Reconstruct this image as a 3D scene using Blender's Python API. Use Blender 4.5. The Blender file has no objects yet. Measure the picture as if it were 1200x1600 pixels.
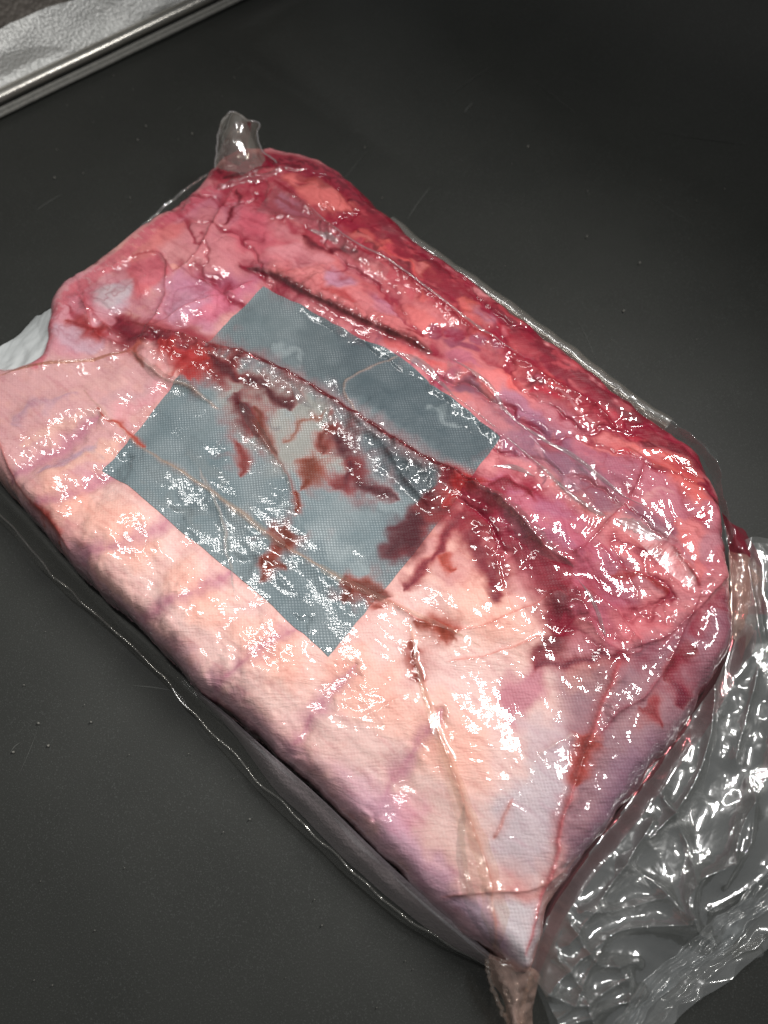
import bpy, math
import numpy as np
from mathutils import Vector

# ------------------------------------------------------------------ camera, world, lamps
S = bpy.context.scene
COL = S.collection
CAM_H, TILT, FPX = 0.45, math.radians(25.0), 1150.0

cd = bpy.data.cameras.new('camera')
cam = bpy.data.objects.new('camera', cd)
COL.objects.link(cam)
cam.location = (0, 0, CAM_H)
cam.rotation_euler = (TILT, 0, 0)
cd.sensor_fit = 'VERTICAL'
cd.sensor_height = 36.0
cd.lens = FPX / 1600.0 * 36.0
cd.clip_start, cd.clip_end = 0.01, 50
cd.dof.use_dof = True
cd.dof.focus_distance = 0.43
cd.dof.aperture_fstop = 5.5
S.camera = cam

world = bpy.data.worlds.new("World")
S.world = world
world.use_nodes = True
bg = world.node_tree.nodes['Background']
bg.inputs[0].default_value = (0.93, 0.97, 1.0, 1)
bg.inputs[1].default_value = 0.15


def lamp(name, loc, target, sx, sy, power, col, spin=0.0, spread=180.0):
    l = bpy.data.lights.new(name, 'AREA')
    l.shape = 'RECTANGLE'
    l.spread = math.radians(spread)
    l.size, l.size_y, l.energy, l.color = sx, sy, power, col
    o = bpy.data.objects.new(name, l)
    COL.objects.link(o)
    o.location = loc
    z = (Vector(loc) - Vector(target)).normalized()
    x = Vector((math.cos(spin), math.sin(spin), 0.0))
    y = z.cross(x).normalized()
    x = y.cross(z)
    m = o.matrix_world.copy()
    for i in range(3):
        m[i][0], m[i][1], m[i][2], m[i][3] = x[i], y[i], z[i], loc[i]
    o.matrix_world = m
    return o


# the two LED bars under the roof of the photo tent
lamp('led_bar', (-0.235, 0.325, 0.74), (-0.19, 0.33, 0.0), 0.42, 0.032, 1.25, (1.0, 0.985, 0.96), math.radians(-38), 140)
lamp('led_bar', (0.34, 0.32, 0.66), (-0.16, 0.12, 0.0), 0.30, 0.026, 1.75, (1.0, 0.985, 0.965), math.radians(52), 90)

S.view_settings.view_transform = 'Standard'
S.view_settings.look = 'None'
S.view_settings.exposure = 0.03
S.view_settings.gamma = 1.0
S.render.engine = 'CYCLES'
S.cycles.use_denoising = True
S.cycles.transparent_max_bounces = 24
S.cycles.max_bounces = 8
S.cycles.caustics_reflective = False
S.cycles.caustics_refractive = False


# ------------------------------------------------------------------ layout helpers
def at(px, py, z=0.0):
    """point of the place at height z that the photograph shows at (px, py)"""
    x, y = (px - 600.0) / FPX, -(py - 800.0) / FPX
    c, s = math.cos(TILT), math.sin(TILT)
    wx, wy, wz = x, c * y + s, s * y - c
    k = (CAM_H - z) / (-wz)
    return np.array([wx * k, wy * k, z])


def pts(lst, z):
    return np.array([at(p[0], p[1], p[2] if len(p) > 2 else z) for p in lst])


def lin(r, g, b):
    v = np.array([r, g, b], float) / 255.0
    return np.where(v <= 0.04045, v / 12.92, ((v + 0.055) / 1.055) ** 2.4)


def sstep(a, b, x):
    t = np.clip((x - a) / (b - a), 0, 1)
    return t * t * (3 - 2 * t)


def catmull(P, n):
    """resample a polyline of any dimension through a Catmull-Rom spline"""
    P = np.asarray(P, float)
    if len(P) == 2:
        t = np.linspace(0, 1, n)[:, None]
        return P[0] * (1 - t) + P[1] * t
    Q = np.vstack([2 * P[0] - P[1], P, 2 * P[-1] - P[-2]])
    seg = np.linalg.norm(np.diff(P, axis=0), axis=1)
    cum = np.concatenate([[0], np.cumsum(seg)]) / max(seg.sum(), 1e-9)
    out = []
    for t in np.linspace(0, 1, n):
        i = min(np.searchsorted(cum, t, side='right') - 1, len(P) - 2)
        i = max(i, 0)
        u = (t - cum[i]) / max(cum[i + 1] - cum[i], 1e-9)
        a, b, c, d = Q[i], Q[i + 1], Q[i + 2], Q[i + 3]
        out.append(0.5 * (2 * b + (c - a) * u + (2 * a - 5 * b + 4 * c - d) * u * u + (3 * b - a - 3 * c + d) * u ** 3))
    return np.array(out)


def perlin(x, y, seed=0):
    rs = np.random.RandomState(seed)
    perm = rs.permutation(256)
    ang = rs.rand(256) * 2 * np.pi
    gx, gy = np.cos(ang), np.sin(ang)
    xi, yi = np.floor(x).astype(int), np.floor(y).astype(int)
    xf, yf = x - xi, y - yi

    def g(ix, iy, dx, dy):
        h = perm[(perm[ix & 255] + iy) & 255]
        return gx[h] * dx + gy[h] * dy
    u = xf ** 3 * (xf * (xf * 6 - 15) + 10)
    v = yf ** 3 * (yf * (yf * 6 - 15) + 10)
    a = g(xi, yi, xf, yf) * (1 - u) + g(xi + 1, yi, xf - 1, yf) * u
    b = g(xi, yi + 1, xf, yf - 1) * (1 - u) + g(xi + 1, yi + 1, xf - 1, yf - 1) * u
    return (a * (1 - v) + b * v) * 1.5


def fbm(x, y, seed=0, octv=4, gain=0.5):
    o, a = 0, 1.0
    for k in range(octv):
        o = o + a * perlin(x * 2 ** k + 17.3 * k, y * 2 ** k - 9.1 * k, seed + k)
        a *= gain
    return o


def crumple(x, y, seed, n=7, f0=40.0, spread=2.2):
    """sharp-edged folds of a crinkled film, -1..1 or so"""
    rs = np.random.RandomState(seed)
    wx = 0.35 * perlin(x * f0 * .6, y * f0 * .6, seed + 50)
    wy = 0.35 * perlin(x * f0 * .6 + 7, y * f0 * .6 - 3, seed + 51)
    o = 0
    for k in range(n):
        a = rs.rand() * np.pi
        f = f0 * spread ** (rs.rand() * 2 - .6)
        ph = (x * np.cos(a) + y * np.sin(a)) * f + rs.rand() * 10 + wx * np.cos(a * 3) + wy
        tri = np.abs((ph % 1.0) * 2 - 1) * 2 - 1
        mask = 0.5 + 0.5 * np.clip(2.0 * perlin(x * f0 * .35 + 31 * k, y * f0 * .35, seed + k), -1, 1)
        o = o + tri * mask * (f0 / f)
    return o / n * 2.0


# ------------------------------------------------------------------ object helpers
def link(name, me, mat=None, parent=None):
    o = bpy.data.objects.new(name, me)
    COL.objects.link(o)
    if mat is not None:
        me.materials.append(mat)
    if parent is not None:
        o.parent = parent
    return o


def mesh(name, V, F, mat=None, parent=None, smooth=True):
    V = np.asarray(V, np.float32)
    F = np.asarray(F, np.int32)
    k = F.shape[1]
    me = bpy.data.meshes.new(name)
    me.vertices.add(len(V))
    me.vertices.foreach_set('co', V.ravel())
    me.loops.add(F.size)
    me.loops.foreach_set('vertex_index', F.ravel())
    me.polygons.add(len(F))
    me.polygons.foreach_set('loop_start', np.arange(0, F.size, k, dtype=np.int32))
    me.polygons.foreach_set('loop_total', np.full(len(F), k, np.int32))
    me.update(calc_edges=True)
    if smooth:
        me.polygons.foreach_set('use_smooth', np.ones(len(F), bool))
    me.validate()
    return link(name, me, mat, parent)


def grid_faces(nu, nv):
    i, j = np.meshgrid(np.arange(nu - 1), np.arange(nv - 1), indexing='ij')
    a = (i * nv + j).ravel()
    return np.stack([a, a + nv, a + nv + 1, a + 1], 1)


def set_tint(o, C):
    at_ = o.data.color_attributes.new('tint', 'FLOAT_COLOR', 'POINT')
    at_.data.foreach_set('color', np.asarray(C, np.float32).ravel())


def tag(o, label=None, cat=None, group=None, kind=None):
    for k, v in (('label', label), ('category', cat), ('group', group), ('kind', kind)):
        if v:
            o[k] = v
    return o


def empty(name, loc=(0, 0, 0)):
    o = bpy.data.objects.new(name, None)
    COL.objects.link(o)
    o.location = loc
    return o


# ------------------------------------------------------------------ materials
class NT:
    def __init__(self, name):
        self.m = bpy.data.materials.new(name)
        self.m.use_nodes = True
        self.t = self.m.node_tree
        self.t.nodes.clear()
        self.out = self.t.nodes.new('ShaderNodeOutputMaterial')

    def n(self, typ, **kw):
        nd = self.t.nodes.new('ShaderNode' + typ)
        for k, v in kw.items():
            if k.startswith('_'):
                setattr(nd, k[1:], v)
            else:
                nd.inputs[k.replace('__', ' ')].default_value = v
        return nd

    def l(self, a, b):
        self.t.links.new(a, b)

    def math(self, op, a, b=None, c=None):
        nd = self.n('Math', _operation=op)
        for i, v in enumerate((a, b, c)):
            if v is None:
                continue
            if hasattr(v, 'is_linked') or hasattr(v, 'links'):
                self.l(v, nd.inputs[i])
            else:
                nd.inputs[i].default_value = v
        return nd.outputs[0]

    def mixc(self, fac, a, b, blend='MIX'):
        nd = self.n('Mix', _data_type='RGBA', _blend_type=blend)
        for i, v in ((0, fac), (6, a), (7, b)):
            if hasattr(v, 'links'):
                self.l(v, nd.inputs[i])
            else:
                nd.inputs[i].default_value = v if i == 0 else (*v, 1) if len(v) == 3 else v
        return nd.outputs[2]


COATB = 0.12


def wrapped_material(name, ang, weave_light, weave_dark, wr=1.0):
    """flesh or cloth tightly covered by a glossy plastic film (the coat)"""
    N = NT(name)
    tc = N.n('TexCoord')
    mp = N.n('Mapping', Rotation=(0, 0, -ang))
    N.l(tc.outputs['Object'], mp.inputs[0])
    sep = N.n('SeparateXYZ')
    N.l(mp.outputs[0], sep.inputs[0])
    k = 2 * math.pi / 0.0026
    nz = N.n('Tex' + 'Noise', Scale=180.0, Detail=2.0)
    N.l(mp.outputs[0], nz.inputs['Vector'])
    jit = N.math('MULTIPLY', nz.outputs[0], 2.6)
    su = N.math('SINE', N.math('ADD', N.math('MULTIPLY', sep.outputs[0], k), jit))
    sv = N.math('SINE', N.math('ADD', N.math('MULTIPLY', sep.outputs[1], k * 1.15), jit))
    w = N.math('MULTIPLY', su, sv)                                  # -1..1 dots
    att = N.n('Attribute', _attribute_name='tint')
    wmask = att.outputs['Alpha']
    big = N.n('TexNoise', Scale=55.0, Detail=3.0)
    N.l(mp.outputs[0], big.inputs['Vector'])
    wm = N.math('MULTIPLY', wmask, N.math('MULTIPLY_ADD', big.outputs[0], 1.7, -0.35))
    lightf = N.math('MULTIPLY', N.math('MAXIMUM', w, 0.0), N.math('MULTIPLY', wm, weave_light))
    darkf = N.math('MULTIPLY', N.math('MAXIMUM', N.math('MULTIPLY', w, -1.0), 0.0), N.math('MULTIPLY', wm, weave_dark))
    c1 = N.mixc(N.math('MAXIMUM', lightf, 0.0), att.outputs['Color'], (0.85, 0.88, 0.9))
    c2 = N.mixc(N.math('MAXIMUM', darkf, 0.0), c1, (0.16, 0.08, 0.09))
    fine = N.n('TexNoise', Scale=900.0, Detail=3.0)
    N.l(mp.outputs[0], fine.inputs['Vector'])
    c3 = N.mixc(0.18, c2, fine.outputs[0], 'OVERLAY')
    # film relief: the weave pressing through, small wrinkles and stretch lines
    nw = N.n('TexNoise', Scale=140.0, Detail=2.0, Roughness=0.45, Distortion=0.6)
    st = N.n('Mapping', Scale=(0.45, 1.6, 1.0), Rotation=(0, 0, -ang + 0.35))
    N.l(tc.outputs['Object'], st.inputs[0])
    N.l(st.outputs[0], nw.inputs['Vector'])
    h = N.math('ADD', N.math('MULTIPLY', w, N.math('MULTIPLY', wmask, 0.00020)), N.math('MULTIPLY', nw.outputs[0], 0.0009 * wr))
    cz = N.n('TexNoise', Scale=75.0, Detail=3.0, Roughness=0.55, Distortion=1.2)
    N.l(st.outputs[0], cz.inputs['Vector'])
    rid = N.math('ABSOLUTE', N.math('MULTIPLY_ADD', cz.outputs[0], 2.0, -1.0))
    rid = N.math('MINIMUM', rid, 0.22)
    h = N.math('ADD', h, N.math('MULTIPLY', rid, -0.0013 * wr))
    ct = N.n('TexNoise', Scale=48.0, Detail=3.5, Roughness=0.6, Distortion=0.8)
    N.l(st.outputs[0], ct.inputs['Vector'])
    sc_ = N.math('MULTIPLY', ct.outputs[0], 9.0)
    fr = N.n('MapRange', _interpolation_type='SMOOTHSTEP')
    fr.inputs[1].default_value, fr.inputs[2].default_value = 0.0, 0.35
    N.l(N.math('FRACT', sc_), fr.inputs[0])
    stairs = N.math('ADD', N.math('FLOOR', sc_), fr.outputs[0])
    h = N.math('ADD', h, N.math('MULTIPLY', stairs, 0.00030 * wr))
    bmp = N.n('Bump', Strength=COATB, Distance=1.0)
    N.l(h, bmp.inputs['Height'])
    b2 = N.n('Bump', Strength=0.35, Distance=1.0)
    N.l(h, b2.inputs['Height'])
    p = N.n('BsdfPrincipled', Roughness=0.55)
    p.inputs['Specular IOR Level'].default_value = 0.25
    p.inputs['Coat Weight'].default_value = 1.0
    p.inputs['Coat Roughness'].default_value = 0.05
    p.inputs['Coat IOR'].default_value = 1.54
    N.l(c3, p.inputs['Base Color'])
    N.l(b2.outputs[0], p.inputs['Normal'])
    N.l(bmp.outputs[0], p.inputs['Coat Normal'])
    N.l(p.outputs[0], N.out.inputs[0])
    return N.m


def film_material(name, tint=(0.93, 0.94, 0.93), milk=0.018, milkcol=(0.8, 0.82, 0.82), gloss=0.07, rough=0.05, bump=0.0006, scale=70.0, cloudy=False):
    N = NT(name)
    tc = N.n('TexCoord')
    nz = N.n('TexNoise', Scale=scale, Detail=3.0, Distortion=0.8)
    N.l(tc.outputs['Object'], nz.inputs['Vector'])
    b = N.n('Bump', Strength=1.0, Distance=bump)
    N.l(nz.outputs[0], b.inputs['Height'])
    tr = N.n('BsdfTransparent', Color=(*tint, 1))
    df = N.n('BsdfDiffuse', Color=(*milkcol, 1))
    gl = N.n('BsdfGlossy', Color=(1, 1, 1, 1), Roughness=rough)
    gw = N.n('BsdfGlossy', Color=(1, 1, 1, 1), Roughness=0.24)
    N.l(b.outputs[0], gl.inputs['Normal'])
    N.l(b.outputs[0], gw.inputs['Normal'])
    mg = N.n('MixShader')
    mg.inputs[0].default_value = 0.35
    N.l(gl.outputs[0], mg.inputs[1])
    N.l(gw.outputs[0], mg.inputs[2])
    m1 = N.n('MixShader')
    m1.inputs[0].default_value = milk
    if cloudy:
        cn = N.n('TexNoise', Scale=70.0, Detail=4.0, Distortion=1.5)
        N.l(tc.outputs['Object'], cn.inputs['Vector'])
        N.l(N.math('MAXIMUM', N.math('MULTIPLY_ADD', cn.outputs[0], milk * 5.0, -milk * 1.4), 0.01), m1.inputs[0])
    N.l(tr.outputs[0], m1.inputs[1])
    N.l(df.outputs[0], m1.inputs[2])
    lw = N.n('LayerWeight', Blend=0.25)
    N.l(b.outputs[0], lw.inputs['Normal'])
    f = N.math('MULTIPLY_ADD', N.math('POWER', lw.outputs['Facing'], 2.5), 0.55, gloss)
    m2 = N.n('MixShader')
    N.l(f, m2.inputs[0])
    N.l(m1.outputs[0], m2.inputs[1])
    N.l(mg.outputs[0], m2.inputs[2])
    N.l(m2.outputs[0], N.out.inputs[0])
    return N.m


def mat_floor():
    N = NT('black_leatherette')
    tc = N.n('TexCoord')
    fine = N.n('TexNoise', Scale=1400.0, Detail=2.0)
    N.l(tc.outputs['Object'], fine.inputs['Vector'])
    grain = N.n('TexVoronoi', Scale=900.0)
    N.l(tc.outputs['Object'], grain.inputs['Vector'])
    big = N.n('TexNoise', Scale=9.0, Detail=5.0, Roughness=0.6)
    N.l(tc.outputs['Object'], big.inputs['Vector'])
    c = N.mixc(big.outputs[0], (0.018, 0.019, 0.017), (0.034, 0.035, 0.031))
    sp = N.n('ValToRGB')
    sp.color_ramp.elements[0].position = 0.56
    sp.color_ramp.elements[1].position = 0.72
    N.l(fine.outputs[0], sp.inputs[0])
    c = N.mixc(N.math('MULTIPLY', sp.outputs[0], 0.35), c, (0.10, 0.105, 0.10))
    h = N.math('ADD', N.math('MULTIPLY', grain.outputs['Distance'], 0.00022), N.math('MULTIPLY', fine.outputs[0], 0.0002))
    b = N.n('Bump', Strength=0.13, Distance=1.0)
    N.l(h, b.inputs['Height'])
    p = N.n('BsdfPrincipled', Roughness=0.56)
    p.inputs['Specular IOR Level'].default_value = 0.26
    N.l(c, p.inputs['Base Color'])
    N.l(b.outputs[0], p.inputs['Normal'])
    N.l(p.outputs[0], N.out.inputs[0])
    return N.m


def mat_simple(name, col, rough=0.5, metal=0.0, bump=0.0, scale=400.0, tex='TexNoise', col2=None, cscale=60.0):
    N = NT(name)
    tc = N.n('TexCoord')
    p = N.n('BsdfPrincipled', Roughness=rough, Metallic=metal)
    nz = N.n('TexNoise', Scale=cscale, Detail=4.0)
    N.l(tc.outputs['Object'], nz.inputs['Vector'])
    N.l(N.mixc(nz.outputs[0], col, col2 or tuple(c * 0.75 for c in col)), p.inputs['Base Color'])
    if bump:
        t = N.n(tex, Scale=scale)
        N.l(tc.outputs['Object'], t.inputs['Vector'])
        b = N.n('Bump', Strength=1.0, Distance=bump)
        N.l(t.outputs[0], b.inputs['Height'])
        N.l(b.outputs[0], p.inputs['Normal'])
    N.l(p.outputs[0], N.out.inputs[0])
    return N.m


# ------------------------------------------------------------------ setting: black mat
FLOOR = {}


def floor_z(x, y):
    A, xs, ys = FLOOR['z'], FLOOR['x'], FLOOR['y']
    i = int(np.clip((x - xs[0]) / (xs[1] - xs[0]), 0, len(xs) - 2))
    j = int(np.clip((y - ys[0]) / (ys[1] - ys[0]), 0, len(ys) - 2))
    return A[i:i + 2, j:j + 2].max()


def build_floor():
    nx, ny = 560, 560
    x = np.linspace(-1.1, 1.3, nx)
    y = np.linspace(-0.6, 1.8, ny)
    X, Y = np.meshgrid(x, y, indexing='ij')
    a, b = at(300, 36)[:2], at(620, 245)[:2]
    t = (b - a) / np.linalg.norm(b - a)
    nrm = np.array([-t[1], t[0]])
    s = (X - a[0]) * nrm[0] + (Y - a[1]) * nrm[1]
    q = (X - a[0]) * t[0] + (Y - a[1]) * t[1]
    # the mat is creased once and then sweeps up behind the pack
    sp = np.maximum(s, 0)
    crease = sstep(-0.06, 0.03, q) * (1 - sstep(0.10, 0.34, q))
    Z = crease * 0.050 * (1 - np.exp(-sp / 0.045)) * np.exp(-sp / 0.20)
    Z += crease * 0.0030 * sstep(-.002, .004, s) * np.exp(-sp / 0.06)
    RS, S1 = 0.17, 0.150
    w = np.clip(s - S1, 0, None)
    Z += np.where(w < RS * 0.93, RS - np.sqrt(np.maximum(RS ** 2 - np.minimum(w, RS * .95) ** 2, 1e-9)), RS * 0.632 + (w - RS * 0.93) * 2.53)
    wa, wb = at(-140, 236)[:2], at(520, -82)[:2]
    wt = (wb - wa) / np.linalg.norm(wb - wa)
    dw = (X - wa[0]) * wt[1] - (Y - wa[1]) * wt[0]
    Z *= sstep(0.015, 0.10, dw)
    Z += 0.0016 * fbm(X * 4, Y * 4, 3, 3) - 0.0016
    FLOOR.update(z=Z - 0.001, x=x, y=y)
    V = np.stack([X, Y, Z - 0.001], -1).reshape(-1, 3)
    o = mesh('floor', V, grid_faces(nx, ny), mat_floor())
    tag(o, kind='structure')


build_floor()


# ------------------------------------------------------------------ silver wall of the photo tent
def strip(name, P, prof, mat, parent, closed=False):
    """sweep a cross-section (list of (side, up)) along a 3D path lying on the mat"""
    P = np.asarray(P)
    T = np.gradient(P, axis=0)
    T[:, 2] = 0
    T /= np.linalg.norm(T, axis=1)[:, None]
    N_ = np.stack([-T[:, 1], T[:, 0], 0 * T[:, 0]], 1)
    prof = np.asarray(prof)
    V = P[:, None, :] + N_[:, None, :] * prof[None, :, :1] + np.array([0, 0, 1.0]) * prof[None, :, 1:2]
    n, m = len(P), len(prof)
    F = grid_faces(n, m)
    if closed:
        i = np.arange(n - 1)
        F = np.vstack([F, np.stack([i * m + m - 1, (i + 1) * m + m - 1, (i + 1) * m, i * m], 1)])
    return mesh(name, V.reshape(-1, 3), F, mat, parent)


def tube_prof(r, cz, k=10):
    a = np.linspace(0, 2 * np.pi, k, endpoint=False)
    return np.stack([r * np.cos(a), cz + r * np.sin(a)], 1)


def build_wall():
    a, b = at(-140, 236), at(520, -82)
    root = tag(empty('tent_wall', tuple((a + b) / 2)),
               'silver pebbled side wall of the photo tent with a metal rod along its foot', 'tent wall')
    c0 = (a + b) / 2
    t = (b - a) / np.linalg.norm(b - a)
    nrm = np.array([-t[1], t[0], 0])          # away from the pack
    n = 160
    L = np.linalg.norm(b - a)
    q = np.linspace(-L / 2, L / 2, n)
    path = q[:, None] * t[None, :]
    wob = 0.0008 * perlin(q * 12, q * 0, 5)
    path = path + wob[:, None] * nrm
    silver = mat_simple('silver_lining', (0.70, 0.70, 0.67), 0.45, 0.45, 0.0008, 460.0, 'TexVoronoi', (0.80, 0.80, 0.78), 30.0)
    dark = mat_simple('upper_cloth', (0.16, 0.14, 0.12), 0.6, 0.3, 0.0012, 260.0, 'TexVoronoi', (0.30, 0.27, 0.24), 26.0)
    rodm = mat_simple('rod_metal', (0.55, 0.53, 0.48), 0.28, 0.9, 0.0002, 200.0)
    cordm = mat_simple('cord_cloth', (0.30, 0.29, 0.26), 0.7, 0.0, 0.0012, 700.0, 'TexNoise', (0.14, 0.14, 0.13), 300.0)

    # pebbled lining with creases: leans away a little as it rises
    m = 60
    w = np.linspace(0, 1, m)
    Q, Wv = np.meshgrid(q, w, indexing='ij')
    lean = 0.010 + Wv * 0.020
    crease = 0.010 * crumple(Q, Wv * 0.09, 21, 6, 9.0, 1.6) * sstep(0.0, 0.25, Wv)
    Vt = t[None, None, :] * Q[..., None] + nrm[None, None, :] * (lean + crease)[..., None]
    Vt[..., 2] += 0.006 + Wv * 0.036
    mesh('lining_panel', Vt.reshape(-1, 3), grid_faces(n, m), silver, root)
    # darker cloth above the lining
    Wd = Wv
    crease2 = 0.008 * crumple(Q + 3, Wd * 0.3, 33, 5, 6.0, 1.6)
    Vd = t[None, None, :] * Q[..., None] + nrm[None, None, :] * (0.030 + Wd * 0.02 + crease2 * Wd)[..., None]
    Vd[..., 2] += 0.036 + Wd * 0.30 - 0.03 * sstep(-0.1, 0.15, Q) * 0
    mesh('upper_panel', Vd.reshape(-1, 3), grid_faces(n, m), dark, root)
    strip('foot_rod', path + np.array([0, 0, 0.0]) + nrm * 0.004, tube_prof(0.0062, 0.0062, 12), rodm, root, True)
    strip('welt_cord', path - nrm * 0.0065, tube_prof(0.0022, 0.0022), cordm, root, True)
    strip('welt_cord', path - nrm * 0.0118, tube_prof(0.0019, 0.0019), cordm, root, True)
    return root


build_wall()

# ------------------------------------------------------------------ the vacuum-packed slab of beef
ZT = 0.047                                     # height of its upper face
p1, p2 = at(412, 447, ZT), at(780, 690, ZT)
EU = (p2 - p1)[:2] / np.linalg.norm((p2 - p1)[:2])
EV = np.array([-EU[1], EU[0]])
ANG = math.atan2(EU[1], EU[0])
OC = at(590, 870, ZT)[:2]

STEP = 0.0005
U0, U1, V0, V1 = -0.345, 0.212, -0.142, 0.266
nu, nv = int((U1 - U0) / STEP) + 1, int((V1 - V0) / STEP) + 1
gu = U0 + np.arange(nu) * STEP
gv = V0 + np.arange(nv) * STEP
GU, GV = np.meshgrid(gu, gv, indexing='ij')


def to_uv(P):
    d = np.asarray(P)[:, :2] - OC
    return np.stack([d @ EU, d @ EV], 1)


def uv(lst, z=ZT):
    return to_uv(onto_slab(lst))


def onto_slab(lst):
    """points of the slab's own surface that the photograph shows at these pixels"""
    out = []
    for p in lst:
        for z in np.linspace(0.046, 0.010, 46):
            q = at(p[0], p[1], z)
            if ZB is None:
                break
            u, v = to_uv(q[None])[0]
            if bilin(ZB, np.array([u]), np.array([v]))[0] >= z - 1e-4:
                break
        out.append(q)
    return np.array(out)


ZB = None


def to_world(U, V):
    return OC[0] + U * EU[0] + V * EV[0], OC[1] + U * EU[1] + V * EV[1]


def sdf(poly, X, Y):
    """signed distance, positive inside"""
    d2 = np.full(X.shape, 1e9)
    ins = np.zeros(X.shape, bool)
    n = len(poly)
    for i in range(n):
        a, b = poly[i], poly[(i + 1) % n]
        e = b - a
        px, py = X - a[0], Y - a[1]
        h = np.clip((px * e[0] + py * e[1]) / max(e @ e, 1e-12), 0, 1)
        d2 = np.minimum(d2, (px - e[0] * h) ** 2 + (py - e[1] * h) ** 2)
        cond = ((a[1] > Y) != (b[1] > Y))
        if abs(b[1] - a[1]) > 1e-12:
            ins ^= cond & (X < (b[0] - a[0]) * (Y - a[1]) / (b[1] - a[1]) + a[0])
    d = np.sqrt(d2)
    return np.where(ins, d, -d)


def bilin(A, u, v):
    fu = np.clip((u - U0) / STEP, 0, nu - 1.001)
    fv = np.clip((v - V0) / STEP, 0, nv - 1.001)
    i, j = fu.astype(int), fv.astype(int)
    a, b = fu - i, fv - j
    if A.ndim == 3:
        a, b = a[..., None], b[..., None]
    return A[i, j] * (1 - a) * (1 - b) + A[i + 1, j] * a * (1 - b) + A[i, j + 1] * (1 - a) * b + A[i + 1, j + 1] * a * b


# domain warp so that no painted edge is straight
WU = 0.0026 * fbm(GU * 62, GV * 62, 11, 3, .42)
WV = 0.0026 * fbm(GU * 62 + 9, GV * 62 - 4, 12, 3, .42)


def window(c, pad):
    lo, hi = c.min(0) - pad, c.max(0) + pad
    i0, i1 = np.clip(((np.array([lo[0], hi[0]]) - U0) / STEP).astype(int) + [0, 1], 0, nu)
    j0, j1 = np.clip(((np.array([lo[1], hi[1]]) - V0) / STEP).astype(int) + [0, 1], 0, nv)
    return slice(i0, i1), slice(j0, j1)


def stroke_field(P, widths, pad, warp=1.0, smooth=8):
    """signed offset (side), distance and local half width to a smooth path on the face"""
    P = np.asarray(P, float)
    w = np.asarray(widths, float)
    Q = catmull(np.column_stack([P, w]), max(8, smooth * len(P)))
    sl = window(Q[:, :2], pad)
    X = GU[sl] + warp * WU[sl]
    Y = GV[sl] + warp * WV[sl]
    best = np.full(X.shape, 1e9)
    side = np.zeros(X.shape)
    wid = np.full(X.shape, w[0])
    tt = np.zeros(X.shape)
    m = len(Q) - 1
    for i in range(m):
        a, b = Q[i, :2], Q[i + 1, :2]
        e = b - a
        px, py = X - a[0], Y - a[1]
        h = np.clip((px * e[0] + py * e[1]) / max(e @ e, 1e-14), 0, 1)
        d = (px - e[0] * h) ** 2 + (py - e[1] * h) ** 2
        k = d < best
        best = np.where(k, d, best)
        side = np.where(k, np.sign(e[0] * py - e[1] * px), side)
        wid = np.where(k, Q[i, 2] + (Q[i + 1, 2] - Q[i, 2]) * h, wid)
        tt = np.where(k, (i + h) / m, tt)
    return sl, np.sqrt(best), side, wid, tt


FN = fbm(GU * 75, GV * 75, 15, 3, .55)
FN2 = fbm(GU * 190, GV * 190, 16, 3, .6)
MM = 0.001
PXM = 0.00038                                   # metres per photo pixel on the face

OUT_PX = [(340, 272), (372, 256), (420, 249), (470, 257), (520, 276), (560, 303), (605, 345), (650, 383), (700, 420), (750, 457),
          (800, 500), (850, 536), (900, 575), (950, 615), (1000, 650), (1045, 685), (1090, 717), (1120, 770), (1134, 830), (1142, 900),
          (1145, 1000), (1132, 1050), (1092, 1112), (1042, 1182), (992, 1252), (942, 1312), (902, 1362), (868, 1412), (852, 1470),
          (835, 1520), (808, 1528), (776, 1502), (735, 1475), (685, 1428), (615, 1362), (552, 1300), (492, 1240), (450, 1205), (400, 1155),
          (360, 1118), (315, 1088), (270, 1040), (225, 995), (180, 950), (130, 905), (80, 850), (30, 790), (-10, 745), (-45, 700),
          (-55, 640), (-25, 603), (10, 585), (45, 578), (66, 560), (72, 505), (92, 466), (130, 437), (180, 405), (230, 370), (280, 332), (320, 298)]
OUT_Z = [0.022] * 5 + [0.023] * 7 + [0.023] * 5 + [0.024] * 9 + [0.024] * 4 + [0.020] * 22 + [0.024] * 3 + [0.022] * 6
OUT_Z += [0.022] * (len(OUT_PX) - len(OUT_Z))
OUT = to_uv(np.array([at(p[0], p[1], z) for p, z in zip(OUT_PX, OUT_Z)]))
OUT = catmull(np.vstack([OUT, OUT[:1]]), 240)[:-1]

D = sdf(OUT, GU + .4 * WU, GV + .4 * WV)
D = D + 0.0022 * fbm(GU * 26, GV * 26, 19, 3, .55) * sstep(.03, .0, np.abs(D)) * (.3 + .7 * sstep(-0.06, 0.0, GV + 0.02 - 0.10 * GU)) - 0.0006
near = sstep(-0.06, 0.0, GV + 0.02 - 0.10 * GU) 
R = 0.017 + 0.003 * near
tD = np.clip(D / R, 0, 1)
PROF = (1 - (1 - tD) ** 2.3) ** (1 / 2.3)
ZB = 0.0445 * PROF
H = np.zeros_like(D)                            # relief on top of the plain slab, metres
H += 0.0022 * fbm(GU * 14, GV * 14, 4, 3) + 0.0004 * fbm(GU * 34, GV * 74, 8, 3)

CR = crumple(GU * .55, GV * 1.3, 77, 9, 30.0)
H += 0.0007 * CR * np.clip(0.4 + 1.2 * fbm(GU * 9, GV * 9, 78, 2), 0, 1)
COLR = np.empty(D.shape + (3,))
WEAVE = np.full(D.shape, 0.35)


def blend(sl, a, c):
    COLR[sl] = COLR[sl] * (1 - a[..., None]) + np.asarray(c)[None, None, :] * a[..., None]


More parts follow.
